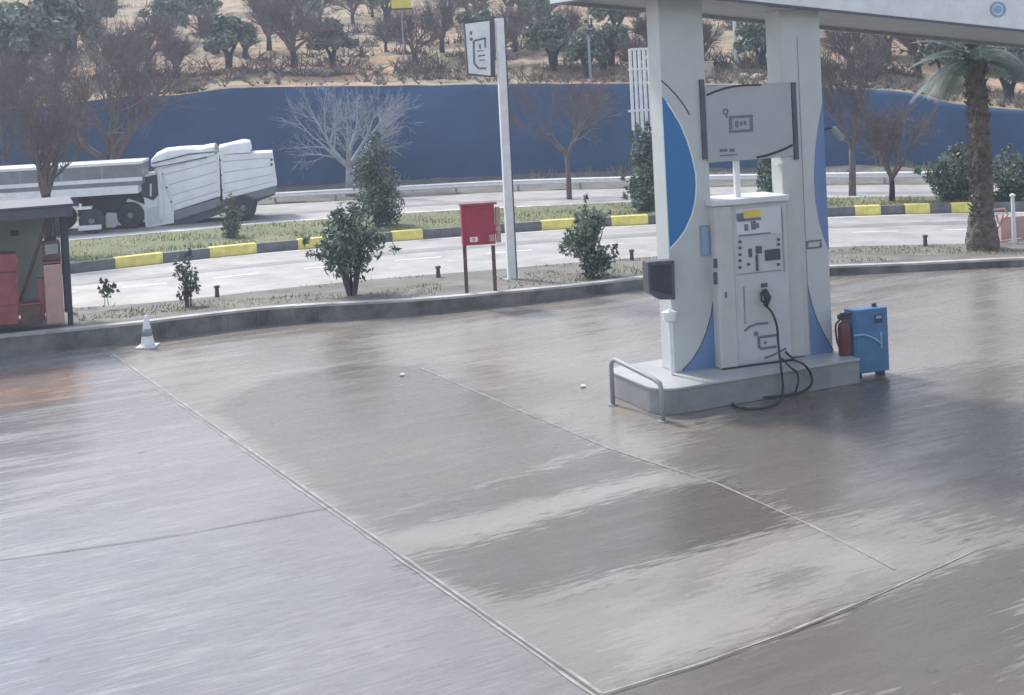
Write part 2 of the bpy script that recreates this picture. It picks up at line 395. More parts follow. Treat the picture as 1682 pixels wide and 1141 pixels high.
# expansion joints (thin sealed strips)
def strip(pts, w, z, mb, mi=0):
    P = W(pts); n = 40; Q = []
    for a, b in zip(P, P[1:]):
        for i in range(n): Q.append(a.lerp(b, i/n))
    Q.append(P[-1])
    for a, b in zip(Q, Q[1:]):
        d = (b-a).normalized(); s = V((-d.y, d.x, 0))
        wa = w*(1+0.5*noise.noise(a*3)); wb = w*(1+0.5*noise.noise(b*3))
        mb.face([a-s*wa/2+V((0,0,z)), b-s*wb/2+V((0,0,z)), b+s*wb/2+V((0,0,z)), a+s*wa/2+V((0,0,z))], mi)
M['jl'] = mat('pale_joint_edge', (0.30, 0.29, 0.28), 0.6, 0.3, 5)
M['jd'] = mat('dark_joint_seal', (0.10, 0.10, 0.105), 0.5, 0.3, 5)
mb = MB()
strip([(168,572),(400,735),(640,903),(985,1143),(1150,1262)], 0.075, 0.004, mb, 0)
strip([(690,604),(1000,736),(1180,795),(1330,862),(1470,935)], 0.022, 0.004, mb, 0)
strip([(985,1141),(1150,1090),(1290,1040),(1440,978),(1600,905)], 0.018, 0.004, mb, 0)
struct(mb.build('joint_edge', [M['jl']]))
mb = MB()
strip([(168,572),(400,735),(640,903),(985,1143),(1150,1262)], 0.02, 0.008, mb)
strip([(-60,928),(60,912),(300,878),(530,836),(548,833)], 0.012, 0.008, mb); strip([(985,1145),(1150,1094),(1290,1044),(1440,982)], 0.010, 0.008, mb)
pass
struct(mb.build('joint_seal', [M['jd']]))

# kerb at the edge of the forecourt
mbf = MB(); mbt = MB()
for i in range(len(XS)-1):
    a, b = kb[i], kb[i+1]; oa, ob = outw(kb, i), outw(kb, i+1); ha, hb = kh(XS[i]), kh(XS[i+1])
    mbf.face([a, b, b+ob*.03+V((0,0,hb-.04)), a+oa*.03+V((0,0,ha-.04))])
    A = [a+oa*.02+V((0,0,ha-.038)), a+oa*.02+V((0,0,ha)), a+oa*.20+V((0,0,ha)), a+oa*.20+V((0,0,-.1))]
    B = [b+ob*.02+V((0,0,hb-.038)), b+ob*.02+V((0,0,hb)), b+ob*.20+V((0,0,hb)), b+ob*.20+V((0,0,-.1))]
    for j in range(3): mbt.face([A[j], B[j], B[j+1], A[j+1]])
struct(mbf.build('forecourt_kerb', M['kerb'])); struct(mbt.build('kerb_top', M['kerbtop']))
mb = MB()
for i in range(len(XS)-1):
    a, b = kb[i], kb[i+1]; L_ = (b-a).length; nj = max(1, round(L_/1.6)) if L_ < 6 else 0
    for j in range(nj):
        t_ = j/nj; p = a.lerp(b, t_); o_ = outw(kb, i); h = lerp(kh(XS[i]), kh(XS[i+1]), t_); e_ = (b-a).normalized()*.012
        mb.face([p-o_*.004+V((0,0,.005)), p-o_*.004+e_+V((0,0,.005)), p+o_*.024+e_+V((0,0,h-.045)), p+o_*.024+V((0,0,h-.045))])
struct(mb.build('kerb_joint', M['kerbdark']))
kbb = [P2(kb[i]+outw(kb, i)*.19, kh(XS[i])-.02) for i in range(len(XS))]
vfz = [P2(p, 0.03) for p in vf]
struct(ribbon('verge', kbb, vfz, M['soil'], sub=10, jit=0.05))
struct(ribbon('near_road', vf, mk, M['road'], za=0.0, zb=0.0, sub=3))
def offs(lst, d, z): return [P2(lst[i]+outw(lst, i)*d, z) for i in range(len(lst))]
struct(ribbon('edge_line', offs(mk, -.32, .004), offs(mk, -.10, .004), M['paint']))
mid = [vf[i].lerp(mk[i], .42) for i in range(len(XS))]
mbx = MB()
for i in range(0, len(XS)-1):
    if i % 6 < 3: mbx.face([offs(mid, 0, .004)[i], offs(mid, 0, .004)[i+1], offs(mid, .12, .004)[i+1], offs(mid, .12, .004)[i]])
struct(mbx.build('lane_line', M['paint']))
M['roadd'] = mat('damp_tyre_track', (0.27, 0.27, 0.28), 0.5, 0.2, 1.5)
struct(ribbon('tyre_track', [P2(vf[i].lerp(mk[i], .60+.02*noise.noise(vf[i]*.4)), .004) for i in range(len(XS))], [P2(vf[i].lerp(mk[i], .69+.03*noise.noise(vf[i]*.3)), .004) for i in range(len(XS))], M['roadd']))
# median kerb
KH = 0.23
mbk = MB()
for i in range(len(XS)-1):
    a, b = mk[i], mk[i+1]; oa, ob = outw(mk, i), outw(mk, i+1)
    A = [a, a+V((0,0,KH)), a+oa*.22+V((0,0,KH)), a+oa*.22]; B = [b, b+V((0,0,KH)), b+ob*.22+V((0,0,KH)), b+ob*.22]
    for j in range(3): mbk.face([A[j], B[j], B[j+1], A[j+1]])
struct(mbk.build('median_kerb', M['kerbdark']))
struct(ribbon('median', offs(mk, .21, KH-.03), [P2(p, .22) for p in mf], M['grass'], sub=10, jit=0.06))
struct(ribbon('median_far_kerb', [P2(mf[i], .24) for i in range(len(XS))], offs(mf, .2, .24), M['kerbtop']))
struct(ribbon('far_road', mf, rf, M['road'], za=0.0, zb=0.0, sub=3))
struct(ribbon('far_edge_line', [P2(mf[i].lerp(rf[i], .22), .004) for i in range(len(XS))], [P2(mf[i].lerp(rf[i], .30), .004) for i in range(len(XS))], M['paint']))
struct(ribbon('far_tyre_track', [P2(mf[i].lerp(rf[i], .52), .004) for i in range(len(XS))], [P2(mf[i].lerp(rf[i], .62), .004) for i in range(len(XS))], M['roadd']))
# yellow kerb stones
YB = [(190,268,'leftmost one, nearest the shelter'),(345,422,'below the grey roadside shrub at the lorry'),(490,548,'half hidden by the left edge of the oleander'),
      (645,695,'just left of the red hose cabinet'),(890,945,'right of the white totem pole'),(1005,1065,'between the small bush and the left pump pillar'),
      (1195,1250,'behind the dispenser between the pillars'),(1405,1447,'first one right of the right pump pillar'),(1487,1528,'right of the small bare tree, middle of three'),(1563,1600,'just left of the palm trunk')]
for x0, x1, d in YB:
    y0, y1 = smooth(MK, x0), smooth(MK, x1); a, b = G(x0, y0), G(x1, y1); e = (b-a).normalized(); n = V((-e.y, e.x, 0))
    mb = MB(); mb.box(a-n*.025-e*0+V((0,0,0)), b-a, n*.26, V((0,0,KH+.015)))
    tag(mb.build('kerb_stone', M['yellow'], bevel=.015), 'yellow kerb stone of the median, '+d, 'kerb stone', 'yellow kerb stones along the median')

# guardrail beyond the far road
gr = thing('guardrail', 'long low white steel guardrail along the far side of the road below the dark wall', 'guardrail', rf[20])
mb = MB()
for i in range(len(XS)-1):
    a, b = rf[i]+outw(rf, i)*.3, rf[i+1]+outw(rf, i+1)*.3; oa, ob = outw(rf, i), outw(rf, i+1)
    prof = [(0,.20),(-.05,.24),(0,.29),(0,.31),(-.05,.36),(0,.40),(.02,.40),(.02,.20)]
    for (o1, z1), (o2, z2) in zip(prof, prof[1:]+prof[:1]):
        mb.face([a+oa*o1+V((0,0,z1)), b+ob*o1+V((0,0,z1)), b+ob*o2+V((0,0,z2)), a+oa*o2+V((0,0,z2))])
mb.build('rail', M['white2'], gr)
for i in range(6, len(XS)-4, 4):
    a = rf[i]+outw(rf, i)*.34; mb = MB(); mb.box(a-V((.04,0,0)), V((.08,0,0)), V((0,.08,0)), V((0,0,.38))); mb.build('post', M['grey'], gr)
# retaining wall
wb = [rf[i]+outw(rf, i)*(5.2+.5*noise.noise(rf[i]*.1)) for i in range(len(XS))]
def wtop(i):
    x = XS[i]; p = wb[i]; q = proj(P2(p, 4))[0]; y = smooth(WT, q, 40)
    d = ray(q, y); t = (p.xy.length)/d.xy.length; return CAMZ+d.z*t
wz = [wtop(i)+.03*noise.noise(wb[i]) for i in range(len(XS))]
struct(ribbon('roadside_ground', rf, wb, M['soil'], za=0.0, zb=.25, sub=8, jit=.2))
M['wall'] = mat('blue_grey_stone_wall', (0.040, 0.098, 0.205), 0.85, 0.22, 0.30, bump=0.5, detail=9)
mb = MB(); rows = []
K = 14
for i in range(len(XS)):
    o = outw(wb, i)
    for j in range(K+1):
        z = lerp(-.3, wz[i], j/K); p = P2(wb[i], z)
        mb.v.append(tuple(p+o*(.12*z+.12*noise.noise(V((p.x*.5, p.y*.5, z*.8)))+.04*noise.noise(V((p.x*2, p.y*2, z*3))))))
for i in range(len(XS)-1):
    for j in range(K): mb.f.append((i*(K+1)+j, (i+1)*(K+1)+j, (i+1)*(K+1)+j+1, i*(K+1)+j+1)); mb.mi.append(0)
b0 = len(mb.v)
for i in range(len(XS)):
    o = outw(wb, i); mb.v.append(tuple(P2(wb[i], wz[i])+o*(.12*wz[i]+.6)))
for i in range(len(XS)-1):
    mb.f.append((i*(K+1)+K, (i+1)*(K+1)+K, b0+i+1, b0+i)); mb.mi.append(0)
tag(mb.build('retaining_wall', M['wall'], shade=True), 'long dark blue-grey retaining wall in shade below the olive slope', 'wall')
# hillside
def hprof(s):
    z = .145*s if s < 60 else .145*60+.27*(s-60)
    st = 5.0; k = s/st; fr = k-math.floor(k)
    return z-.30*(fr if fr < .88 else (1-fr)*.88/.12)+0.05
def hill_xyz(fi, s):
    i = max(0, min(len(XS)-2, int(fi))); t = fi-i
    p = wb[i].lerp(wb[i+1], t); z = lerp(wz[i], wz[i+1], t); o = outw(wb, i).lerp(outw(wb, i+1), t)
    base = P2(p, 0)+o*(.12*z+.45); r = V((base.x, base.y, 0)).normalized(); q = base+r*s
    return V((q.x, q.y, z-.03+(hprof(s) if s > 0 else 0)+min(s, 6)/6*(.45*noise.noise(q*.09)+.18*noise.noise(q*.4))))
SS = [0, .3, .8]+[1.2+.75*k for k in range(0, 90)]+[70+6*k for k in range(0, 25)]
mb = MB(); k = len(SS)
for i in range(len(XS)):
    for s in SS: mb.v.append(tuple(hill_xyz(i, s)))
for i in range(len(XS)-1):
    for j in range(k-1): mb.f.append((i*k+j, (i+1)*k+j, (i+1)*k+j+1, i*k+j+1)); mb.mi.append(0)
hm = bpy.data.materials.new('dry_hill_soil'); hm.use_nodes = True; nt = hm.node_tree; N = nt.nodes; L = nt.links; bs = N['Principled BSDF']; bs.inputs['Roughness'].default_value = .95
tc = nd('ShaderNodeTexCoord')
n1 = noi(mapped(0, 1, 1), .12, 8, .6); n2 = noi(mapped(0, 1, 1), 1.1, 8, .7); n3 = noi(mapped(0.4, .4, 1.6), .5, 6, .6)
c = mixc(rng(n1.outputs['Fac'], .42, .58, 0, 1), (0.46, 0.31, 0.20), (0.36, 0.30, 0.21))
c = mixc(mth('MULTIPLY', rng(n3.outputs['Fac'], .50, .60, 0, 1), .8), c, (0.17, 0.165, 0.12))
c = mixc(mth('MULTIPLY', rng(n2.outputs['Fac'], .53, .62, 0, 1), .75), c, (0.08, 0.075, 0.065))
c = mixc(mth('MULTIPLY', rng(n2.outputs['Fac'], .30, .42, 1, 0), .5), c, (0.58, 0.52, 0.42))
L.new(c, bs.inputs['Base Color'])
bp = nd('ShaderNodeBump'); bp.inputs['Strength'].default_value = 1; bp.inputs['Distance'].default_value = .15; L.new(n2.outputs['Fac'], bp.inputs['Height']); L.new(bp.outputs['Normal'], bs.inputs['Normal'])
struct(mb.build('hillside', hm, shade=True))
def hill_at(px, py):
    fi = 0
    for i in range(len(XS)-1):
        if proj(P2(wb[i], 4))[0] <= px: fi = i
    a, b = proj(P2(wb[fi], 4))[0], proj(P2(wb[fi+1], 4))[0]; fi = fi+(px-a)/(b-a)
    s = 0.5; best = hill_xyz(fi, 1)
    while s < 130:
        q = hill_xyz(fi, s)
        if proj(q)[1] <= py: return q
        s += .4
    return q

# ------------------------------------------------------------------ vegetation
def rv(): return V((random.gauss(0,1), random.gauss(0,1), random.gauss(0,1))).normalized()
def branch(mb, p, d, L, r, lev, up, wig, kids, mi=0, tips=None):
    n = 4 if lev > 1 else 3; pts = [p]; rad = [r]; q = p; dd = d.copy()
    for i in range(n):
        dd = (dd+rv()*wig+V((0,0,up))).normalized(); q = q+dd*(L/n); pts.append(q); rad.append(max(r*(1-.62*(i+1)/n), .004))
    mb.tube(pts, rad, 6 if lev > 2 else (4 if lev > 0 else 3), mi, cap=False)
    if tips is not None and lev <= 1: tips.append(q)
    if lev <= 0: return
    k = kids[0]
    for c_ in range(k):
        t = random.uniform(.35, 1.0); idx = min(n-1, int(t*n)); st = pts[idx].lerp(pts[idx+1], t*n-idx)
        sd = (dd+rv()*.75).normalized()
        branch(mb, st, sd, L*random.uniform(.5, .75), rad[idx]*.62, lev-1, up, wig, kids[1:] or kids, mi, tips)
    branch(mb, pts[-1], dd, L*.65, rad[-1], lev-1, up, wig, kids[1:] or kids, mi, tips)
def leaves(mb, blobs, n, size, nm=2, stretch=2.2, shell=.5):
    tot = sum(b[3]*b[4]*b[5] for b in blobs)
    for b in blobs:
        for _ in range(int(n*b[3]*b[4]*b[5]/tot)):
            r = random.random()**shell; d = rv(); p = V((b[0]+d.x*b[3]*r, b[1]+d.y*b[4]*r, b[2]+d.z*b[5]*r))
            a = rv(); c_ = a.cross(rv()).normalized(); s = size*random.uniform(.6, 1.3)
            mi = 0 if (noise.noise(p*2.2)+random.uniform(-.35, .35)) < 0 else min(1, nm-1)
            mb.face([p-a*s*stretch/2, p+c_*s/2, p+a*s*stretch/2, p-c_*s/2], mi)
def shift(mb, p):
    mb.v = [(x+p.x, y+p.y, z+p.z) for x, y, z in mb.v]; return mb
def bare_tree(name, label, base, H, spread, barkT, barkC, lev=4, stems=4, seed=1, trunkf=.28, r0=.13, kids=(4,4,3,3), up=.10, cat='tree', group=None, wig=.16):
    random.seed(seed); t = thing(name, label, cat, base, group)
    th = H*trunkf; mb = MB(); lean = V((random.uniform(-.05,.05), 0, 1))
    top = lean*th; mb.tube([V((0,0,-.1)), top*.5+V((.02,.02,0)), top], [r0*1.15, r0, r0*.8], 8); shift(mb, base); mb.build('trunk', barkT, t, shade=True)
    cr = MB()
    for s_ in range(stems):
        a = 2*math.pi*s_/stems+random.uniform(-.4,.4); d = V((math.cos(a)*spread, math.sin(a)*spread, 1)).normalized()
        branch(cr, top*random.uniform(.8,1), d, (H-th)*.42, r0*.62, lev, up, wig, kids)
    zmax = max(v_[2] for v_ in cr.v); k = H/zmax; cr.v = [(x, y, th+(z-th)*(H-th)/(zmax-th)) for x, y, z in cr.v]
    shift(cr, base); cr.build('crown', barkC, t)
    return t
def pxm(p): return F/(p-CAM).dot(Fw)
def height_for(base, ytop): return (proj(base)[1]-ytop)/pxm(base)
def leafy(name, label, base, H, Wd, mats, n, size, seed, cat='shrub', stems=5, lobes=9, bottom=.12, bark=None, stretch=2.2, group=None, crown='foliage', taper=0.0):
    random.seed(seed); t = thing(name, label, cat, base, group)
    mb = MB()
    for i in range(stems):
        a = random.uniform(0, 6.28); tip = V((math.cos(a)*Wd*.25, math.sin(a)*Wd*.25, H*random.uniform(.5,.8)))
        mb.tube([V((math.cos(a)*.05, math.sin(a)*.05, -.05)), tip*.5, tip], [.03*H/1.6, .022*H/1.6, .008], 5)
    shift(mb, base); mb.build('stem', bark or M['bark_b'], t)
    bl = []
    for i in range(lobes):
        f = (i+.5)/lobes; z = H*(bottom+(1-bottom)*f*.88); w_ = math.sin(math.pi*min(1, .18+f*.82))**.6*(1-taper*f)
        a = random.uniform(0, 6.28); r = Wd*.26*w_*random.uniform(.5,1)
        bl.append((math.cos(a)*r, math.sin(a)*r, z, Wd*.30*w_+.05, Wd*.30*w_+.05, H*.16))
    cr = MB(); leaves(cr, bl, n, size, len(mats), stretch)
    # a few stray sprigs
    for i in range(14):
        b = random.choice(bl); d = rv(); d.z = abs(d.z); p = V(b[:3]); q = p+V((d.x*b[3], d.y*b[4], d.z*b[5]))*1.45
        leaves(cr, [(q.x, q.y, q.z, Wd*.07, Wd*.07, H*.06)], max(6, n//120), size, len(mats), stretch)
    shift(cr, base); cr.build(crown, mats, t); return t
LA = [M['leaf_a'], M['leaf_b']]
# verge and median planting
p = G(622, 372, .2); leafy('columnar_shrub', 'tall dark green columnar shrub on the median behind the oleander', p, height_for(p, 214), 1.35, LA, 6500, .045, 11, lobes=16, bottom=.03)
p = G(578, 484, .2); leafy('oleander', 'large bushy green oleander on the verge left of the red hose cabinet', p, height_for(p, 333), 1.35, LA, 2100, .05, 12, stems=16, lobes=16, bottom=.30, stretch=3)
p = G(970, 450, .2); leafy('roadside_bush', 'rounded leafy green bush on the verge left of the pump island', p, height_for(p, 330), 1.05, LA, 1900, .05, 13, stems=10, lobes=11, bottom=.05)
p = G(309, 500, .2); leafy('young_shrub', 'small thin grey-green shrub on the verge right of the traffic cone', p, height_for(p, 414), .46, [M['leaf_a'], M['leaf_g']], 420, .042, 14, stems=5, lobes=7, bottom=.15)
p = G(174, 497, .2); leafy('sapling', 'tiny dark sapling on the verge left of the traffic cone', p, height_for(p, 460), .26, [M['leaf_a']], 110, .04, 15, stems=2, lobes=4, bottom=.3)
p = G(380, 388, .22); leafy('grey_shrub', 'spindly pale grey-green shrub on the median in front of the white lorry', p, height_for(p, 320), .70, [M['leaf_g']], 1000, .045, 16, stems=6, lobes=8, bottom=.02, bark=M['bark_p'])
p = G(1068, 345, .2); leafy('columnar_shrub', 'dark green columnar shrub on the median, partly behind the left pump pillar', p, height_for(p, 205), 1.15, LA, 5500, .055, 17, lobes=12, bottom=.03)
p = G(1268, 335, .2); leafy('columnar_shrub', 'dark green shrub seen between the pump pillars below the sign board', p, height_for(p, 225), 1.2, LA, 5500, .055, 18, lobes=12, bottom=.03)
p = G(1570, 330, .2); leafy('columnar_shrub', 'green shrub on the median just left of the palm trunk', p, height_for(p, 232), 1.5, LA, 5500, .055, 19, lobes=12, bottom=.03)
p = G(1660, 330, .2); leafy('columnar_shrub', 'green shrub on the median just right of the palm trunk', p, height_for(p, 245), 1.1, LA, 3500, .055, 20, lobes=10, bottom=.03)
# bare trees
p = G(84, 415, .2); bare_tree('bare_tree', 'brown bare tree with upright twigs rising behind the shelter roof', p, height_for(p, 120), .42, M['bark_d'], M['bark_r'], seed=21, stems=5, trunkf=.33, r0=.14, up=.12, kids=(4,3,3,3))
p = G(182, 343, .1); bare_tree('bare_tree', 'tall spreading bare tree behind the silver trailer, reaching above the wall', p, height_for(p, -5), 1.15, M['bark_d'], M['bark_r'], seed=22, stems=7, trunkf=.26, r0=.19, up=.05, kids=(5,4,4,3), wig=.2)
p = G(574, 318, .1); bare_tree('bare_tree', 'pale silvery bare tree spreading against the dark wall', p, height_for(p, 108), .95, M['bark_p'], M['bark_p'], seed=23, stems=7, trunkf=.22, r0=.15, up=.03, kids=(3,4,3,3), wig=.13)
p = G(1465, 330, .2); bare_tree('bare_tree', 'small brown bare tree on the median right of the pump pillars', p, height_for(p, 150), .75, M['bark_d'], M['bark_r'], seed=24, stems=5, trunkf=.24, r0=.075, up=.05, kids=(4,4,4,3))
p = G(935, 322, .1); bare_tree('bare_tree', 'faint reddish bare tree in front of the wall between totem and pillars', p, height_for(p, 92), .8, M['bark_r'], M['bark_r'], seed=25, stems=5, trunkf=.3, r0=.08, up=.04, kids=(4,4,3,3))
p = G(1400, 316, .1); bare_tree('bare_tree', 'tall brown bare tree in front of the wall beside the right pump pillar', p, height_for(p, 40), .6, M['bark_r'], M['bark_b'], seed=26, stems=5, trunkf=.3, r0=.1, up=.06, kids=(4,4,4,3))
p = G(12, 352, .1); bare_tree('bare_tree', 'reddish bare tree at the far left edge before the wall', p, height_for(p, 40), .6, M['bark_r'], M['bark_b'], seed=27, stems=5, trunkf=.3, r0=.1, up=.06, kids=(4,4,4,3))

# hillside prototypes: olive (trunk, crown) and bare orchard tree
def olive_proto(seed, label, base, Hh, Wd):
    random.seed(seed); t = thing('olive_tree', label, 'tree', base, 'olive trees on the slope'); mb = MB()
    for i in range(3):
        a = i*2.1; mb.tube([V((0,0,-.2)), V((math.cos(a)*.12, math.sin(a)*.12, Hh*.25)), V((math.cos(a)*Wd*.25, math.sin(a)*Wd*.25, Hh*.6))], [.14,.1,.04], 6)
    shift(mb, base); mb.build('trunk', M['bark_d'], t)
    bl = []
    for i in range(19):
        a = random.uniform(0, 6.28); r = Wd*.42*math.sqrt(random.random()); bl.append((math.cos(a)*r, math.sin(a)*r, Hh*random.uniform(.42,.85), Wd*random.uniform(.10,.2), Wd*random.uniform(.10,.2), Hh*random.uniform(.09,.15)))
    cr = MB(); leaves(cr, bl, 3400, .13, 2, 2.0, .6); shift(cr, base); cr.build('crown', [M['leaf_o'], M['leaf_o2']], t); return t
OL = [(371,112,38,'grey-green olive tree on the sandy slope above the lorry tarpaulin'),(545,108,42,'rounded olive tree standing alone on the slope above the pale bare tree'),
      (905,116,38,'broad olive tree on the slope just right of the totem sign'),(958,128,60,'olive tree on the wall crest behind the thin utility pole'),
      (30,140,25,'dense olive tree at the top left corner of the slope'),(95,125,10,'olive tree on the left slope beside the corner olive'),
      (330,55,-8,'olive tree high on the slope above the lorry'),(270,70,5,'olive tree high on the slope right of the tall bare tree crown'),
      (1010,70,-15,'olive tree under the left end of the canopy'),(1245,112,40,'olive tree on the slope seen between the pump pillars'),
      (1330,60,-10,'olive tree behind the top of the right pump pillar'),(1540,140,70,'olive tree on the crest left of the palm crown'),
      (1650,170,85,'leafy olive tree on the crest at the right edge of the view'),(1600,110,30,'olive tree on the slope behind the palm crown'),
      (1450,95,20,'olive tree on the slope under the canopy edge right of the pillars'),(870,60,-5,'olive tree high on the slope above the broad one by the totem'),
      (420,20,-30,'topmost olive tree above the sandy clearing'),(210,130,60,'olive tree on the wall crest behind the tall bare tree'),
      (500,50,-20,'olive tree high on the slope above the lone one'),(640,40,-25,'olive tree high on the slope below the yellow sign'),
      (790,85,25,'olive tree on the slope hidden behind the totem board'),(150,60,-10,'olive tree high on the left slope'),
      (1490,90,30,'olive tree under the canopy edge left of the palm'),(1000,115,60,'small olive tree on the crest left of the white slatted frame')]
ol0 = None
for k, (x, y, yt, lab) in enumerate(OL):
    q = hill_at(x, y); Hn = 1.22*max(1.6, (proj(q)[1]-yt)/pxm(q))
    if k % 6 == 0 and k < 18 and (k//6) < 3:
        ol0 = olive_proto(40+k, lab, q, Hn, Hn*.95); H0 = Hn
    else: copy_thing(ol0, q, lab, Hn/H0*1.05, rz=k*1.3, sz=Hn/H0)
BT = [(480,112,0,'bare orchard tree with twisted trunk left of the lone olive tree'),(682,108,18,'leaning bare orchard tree with dark trunk left of the totem sign'),
      (729,86,2,'bare orchard tree immediately behind the leaning dark one'),(582,38,-25,'bare orchard tree high on the slope under the yellow sign'),
      (615,30,-30,'bare orchard tree at the top edge left of the yellow sign'),(528,38,-25,'bare orchard tree at the top edge above the lone olive tree'),
      (440,80,-10,'bare orchard tree beyond the sandy clearing'),(1148,120,30,'bare brown tree on the slope right of the left pump pillar'),
      (1390,125,40,'bare tree on the crest right of the right pump pillar'),(1500,120,35,'bare tree on the slope left of the palm crown'),
      (120,90,-10,'bare tree high on the left slope'),(240,120,30,'bare tree on the crest below the high left olive'),
      (780,50,-30,'bare tree on the slope behind the top of the totem sign'),(820,110,35,'bare bushy tree on the crest hidden by the totem pole'),
      (985,120,55,'thin bare tree on the crest left of the white slatted frame'),(1070,100,20,'bare tree behind the white slatted frame'),
      (160,60,-25,'bare tree at the top edge on the left'),
      (60,100,10,'bare tree on the left slope between the corner olives'),(200,150,70,'bare bushy tree on the left crest just above the trailer'),
      (285,135,60,'bare bushy tree on the crest at the left end of the sandy clearing'),(20,170,90,'low bare tree on the crest at the left edge'),
      (300,40,-30,'bare tree high on the slope between the two high olives'),(90,165,90,'low bare tree on the crest above the shelter'),
      (515,75,20,'bare tree between the twisted bare tree and the lone olive tree'),(635,85,30,'bare tree right of the lone olive tree'),
      (745,40,-30,'bare tree at the top edge left of the totem sign'),(845,85,10,'bare tree just right of the totem pole top'),
      (930,85,10,'bare tree between the broad olive and the utility pole'),(1040,128,70,'low bare tree on the crest left of the left pillar'),
      (1225,80,20,'bare tree high on the slope seen between the pump pillars'),(1425,135,60,'low bare tree on the crest above the small median tree'),
      (400,95,40,'small bare tree at the right side of the sandy clearing'),(470,35,-30,'bare tree at the top edge above the twisted one'),
      (900,40,-30,'bare tree at the top edge left of the canopy'),(350,90,20,'bare tree between the two olives above the lorry')]
b0t = None
for k, (x, y, yt, lab) in enumerate(BT):
    q = hill_at(x, y); Hn = 1.22*max(1.6, (proj(q)[1]-yt)/pxm(q))
    if k % 7 == 0: b0t = bare_tree('orchard_tree', lab, q, Hn, .85, M['bark_d'], M['bark_r'], lev=3, seed=60+k, stems=6, trunkf=.22, r0=.15, kids=(7,6,5), up=.03, wig=.22, group='bare orchard trees on the slope'); H0 = Hn
    else: copy_thing(b0t, q, lab, Hn/H0, rz=k*.9)
# scrub and grass (uncountable)
random.seed(5); mb = MB()
for _ in range(900):
    i = random.randrange(8, len(XS)-8); t = random.uniform(.35, 1.02); p = rf[i].lerp(wb[i], t); p = p+(rf[i+1]-rf[i])*random.random(); h = random.uniform(.1,.5)*(1.4 if noise.noise(p*.25) > .1 else .6)
    for j in range(9):
        a = rv(); a.z = abs(a.z)*1.4+.3; a.normalize(); s = a.cross(rv()).normalized()*.02; mb.face([p-s+V((0,0,.05)), p+s+V((0,0,.05)), p+a*h+V((0,0,.1))])
stuff(mb.build('dry_scrub', M['dry']), 'dry pale scrub growing along the foot of the dark wall', 'scrub')
mb = MB()
for _ in range(1500):
    px = random.uniform(-20, 1700)
    if 330 < px < 870 and random.random() < .6: continue
    q = hill_at(px, interp(WT, px)-random.uniform(0, 26)**1.0); h = random.uniform(.15,.55)
    for j in range(7):
        a = rv(); a.z = abs(a.z)+.3; a.normalize(); s = a.cross(rv()).normalized()*.03; mb.face([q-s, q+s, q+a*h])
stuff(mb.build('crest_scrub', M['dry']), 'dry tufts along the crest of the retaining wall', 'scrub')
mb = MB()
for _ in range(1100):
    px = random.uniform(-20, 1700); py = random.uniform(-20, 135); q = hill_at(px, py)
    if noise.noise(q*.11) < .02: continue
    h = random.uniform(.25, 1.0)
    for j in range(16):
        a = rv(); a.z = abs(a.z)+.2; a.normalize(); s_ = a.cross(rv()).normalized()*.04; o_ = V((random.gauss(0,.25), random.gauss(0,.25), 0)); mb.face([q+o_-s_, q+o_+s_, q+o_+a*h])
stuff(mb.build('hill_scrub', M['bark_r']), 'brown low brush scattered over the olive slope', 'scrub')
mb = MB()
for _ in range(16000):
    i = random.uniform(10, len(XS)-12); k = int(i); t = random.uniform(.03,.97); A = mk[k].lerp(mk[k+1], i-k); B = mf[k].lerp(mf[k+1], i-k); p = A.lerp(B, t)+V((0,0,lerp(KH-.04,.2,t)))
    if noise.noise(p*.8) < -.15 and random.random() < .7: continue
    a = rv(); a.z = abs(a.z)+.8; a.normalize(); h = random.uniform(.04,.12); s = a.cross(rv()).normalized()*.012; mb.face([p-s, p+s, p+a*h])
stuff(mb.build('grass', M['blade']), 'short green grass covering the road median', 'grass')
mb = MB()
for _ in range(9000):
    i = random.uniform(10, len(XS)-12); k = int(i); t = random.uniform(.08,.95); A = kbb[k].lerp(kbb[k+1], i-k); B = vfz[k].lerp(vfz[k+1], i-k); p = A.lerp(B, t)
    if noise.noise(p*.6) < -.02: continue
    a = rv(); a.z = abs(a.z)+.6; a.normalize(); h = random.uniform(.03,.09); s = a.cross(rv()).normalized()*.01; mb.face([p-s, p+s, p+a*h])
stuff(mb.build('verge_grass', M['blade']), 'thin green grass and weeds on the verge behind the kerb', 'grass')
# palm
pb = G(1614, 402, .15); pt = thing('palm_tree', 'stout palm with scaly trunk and green fronds at the right edge of the view', 'palm', pb)
mb = MB(); Hp = 3.75; k = 22; n = 60; b = len(mb.v)
for i in range(n+1):
    z = Hp*i/n
    for j in range(k):
        a = 2*math.pi*j/k; sc_ = .165+.06*math.exp(-z*3)+.045*abs(math.sin(a*4+z*9))*abs(math.sin(-a*4+z*9))+.015*noise.noise(V((a, z*6, 0))); mb.v.append((sc_*math.cos(a)+.05*math.sin(z), sc_*math.sin(a), z-.1))
for i in range(n):
    for j in range(k): mb.f.append((i*k+j, i*k+(j+1) % k, (i+1)*k+(j+1) % k, (i+1)*k+j)); mb.mi.append(0)
for i in range(420):   # cut leaf bases
    a = random.uniform(0, 6.28); z = random.uniform(.3, Hp); p = V((math.cos(a)*.165, math.sin(a)*.165, z)); d = V((math.cos(a), math.sin(a), 1.0)).normalized()
    mb.tube([p, p+d*random.uniform(.06,.13)], [.022, .012], 4)
shift(mb, pb); mb.build('trunk', M['palmtrunk'], pt)
mb = MB(); random.seed(9)
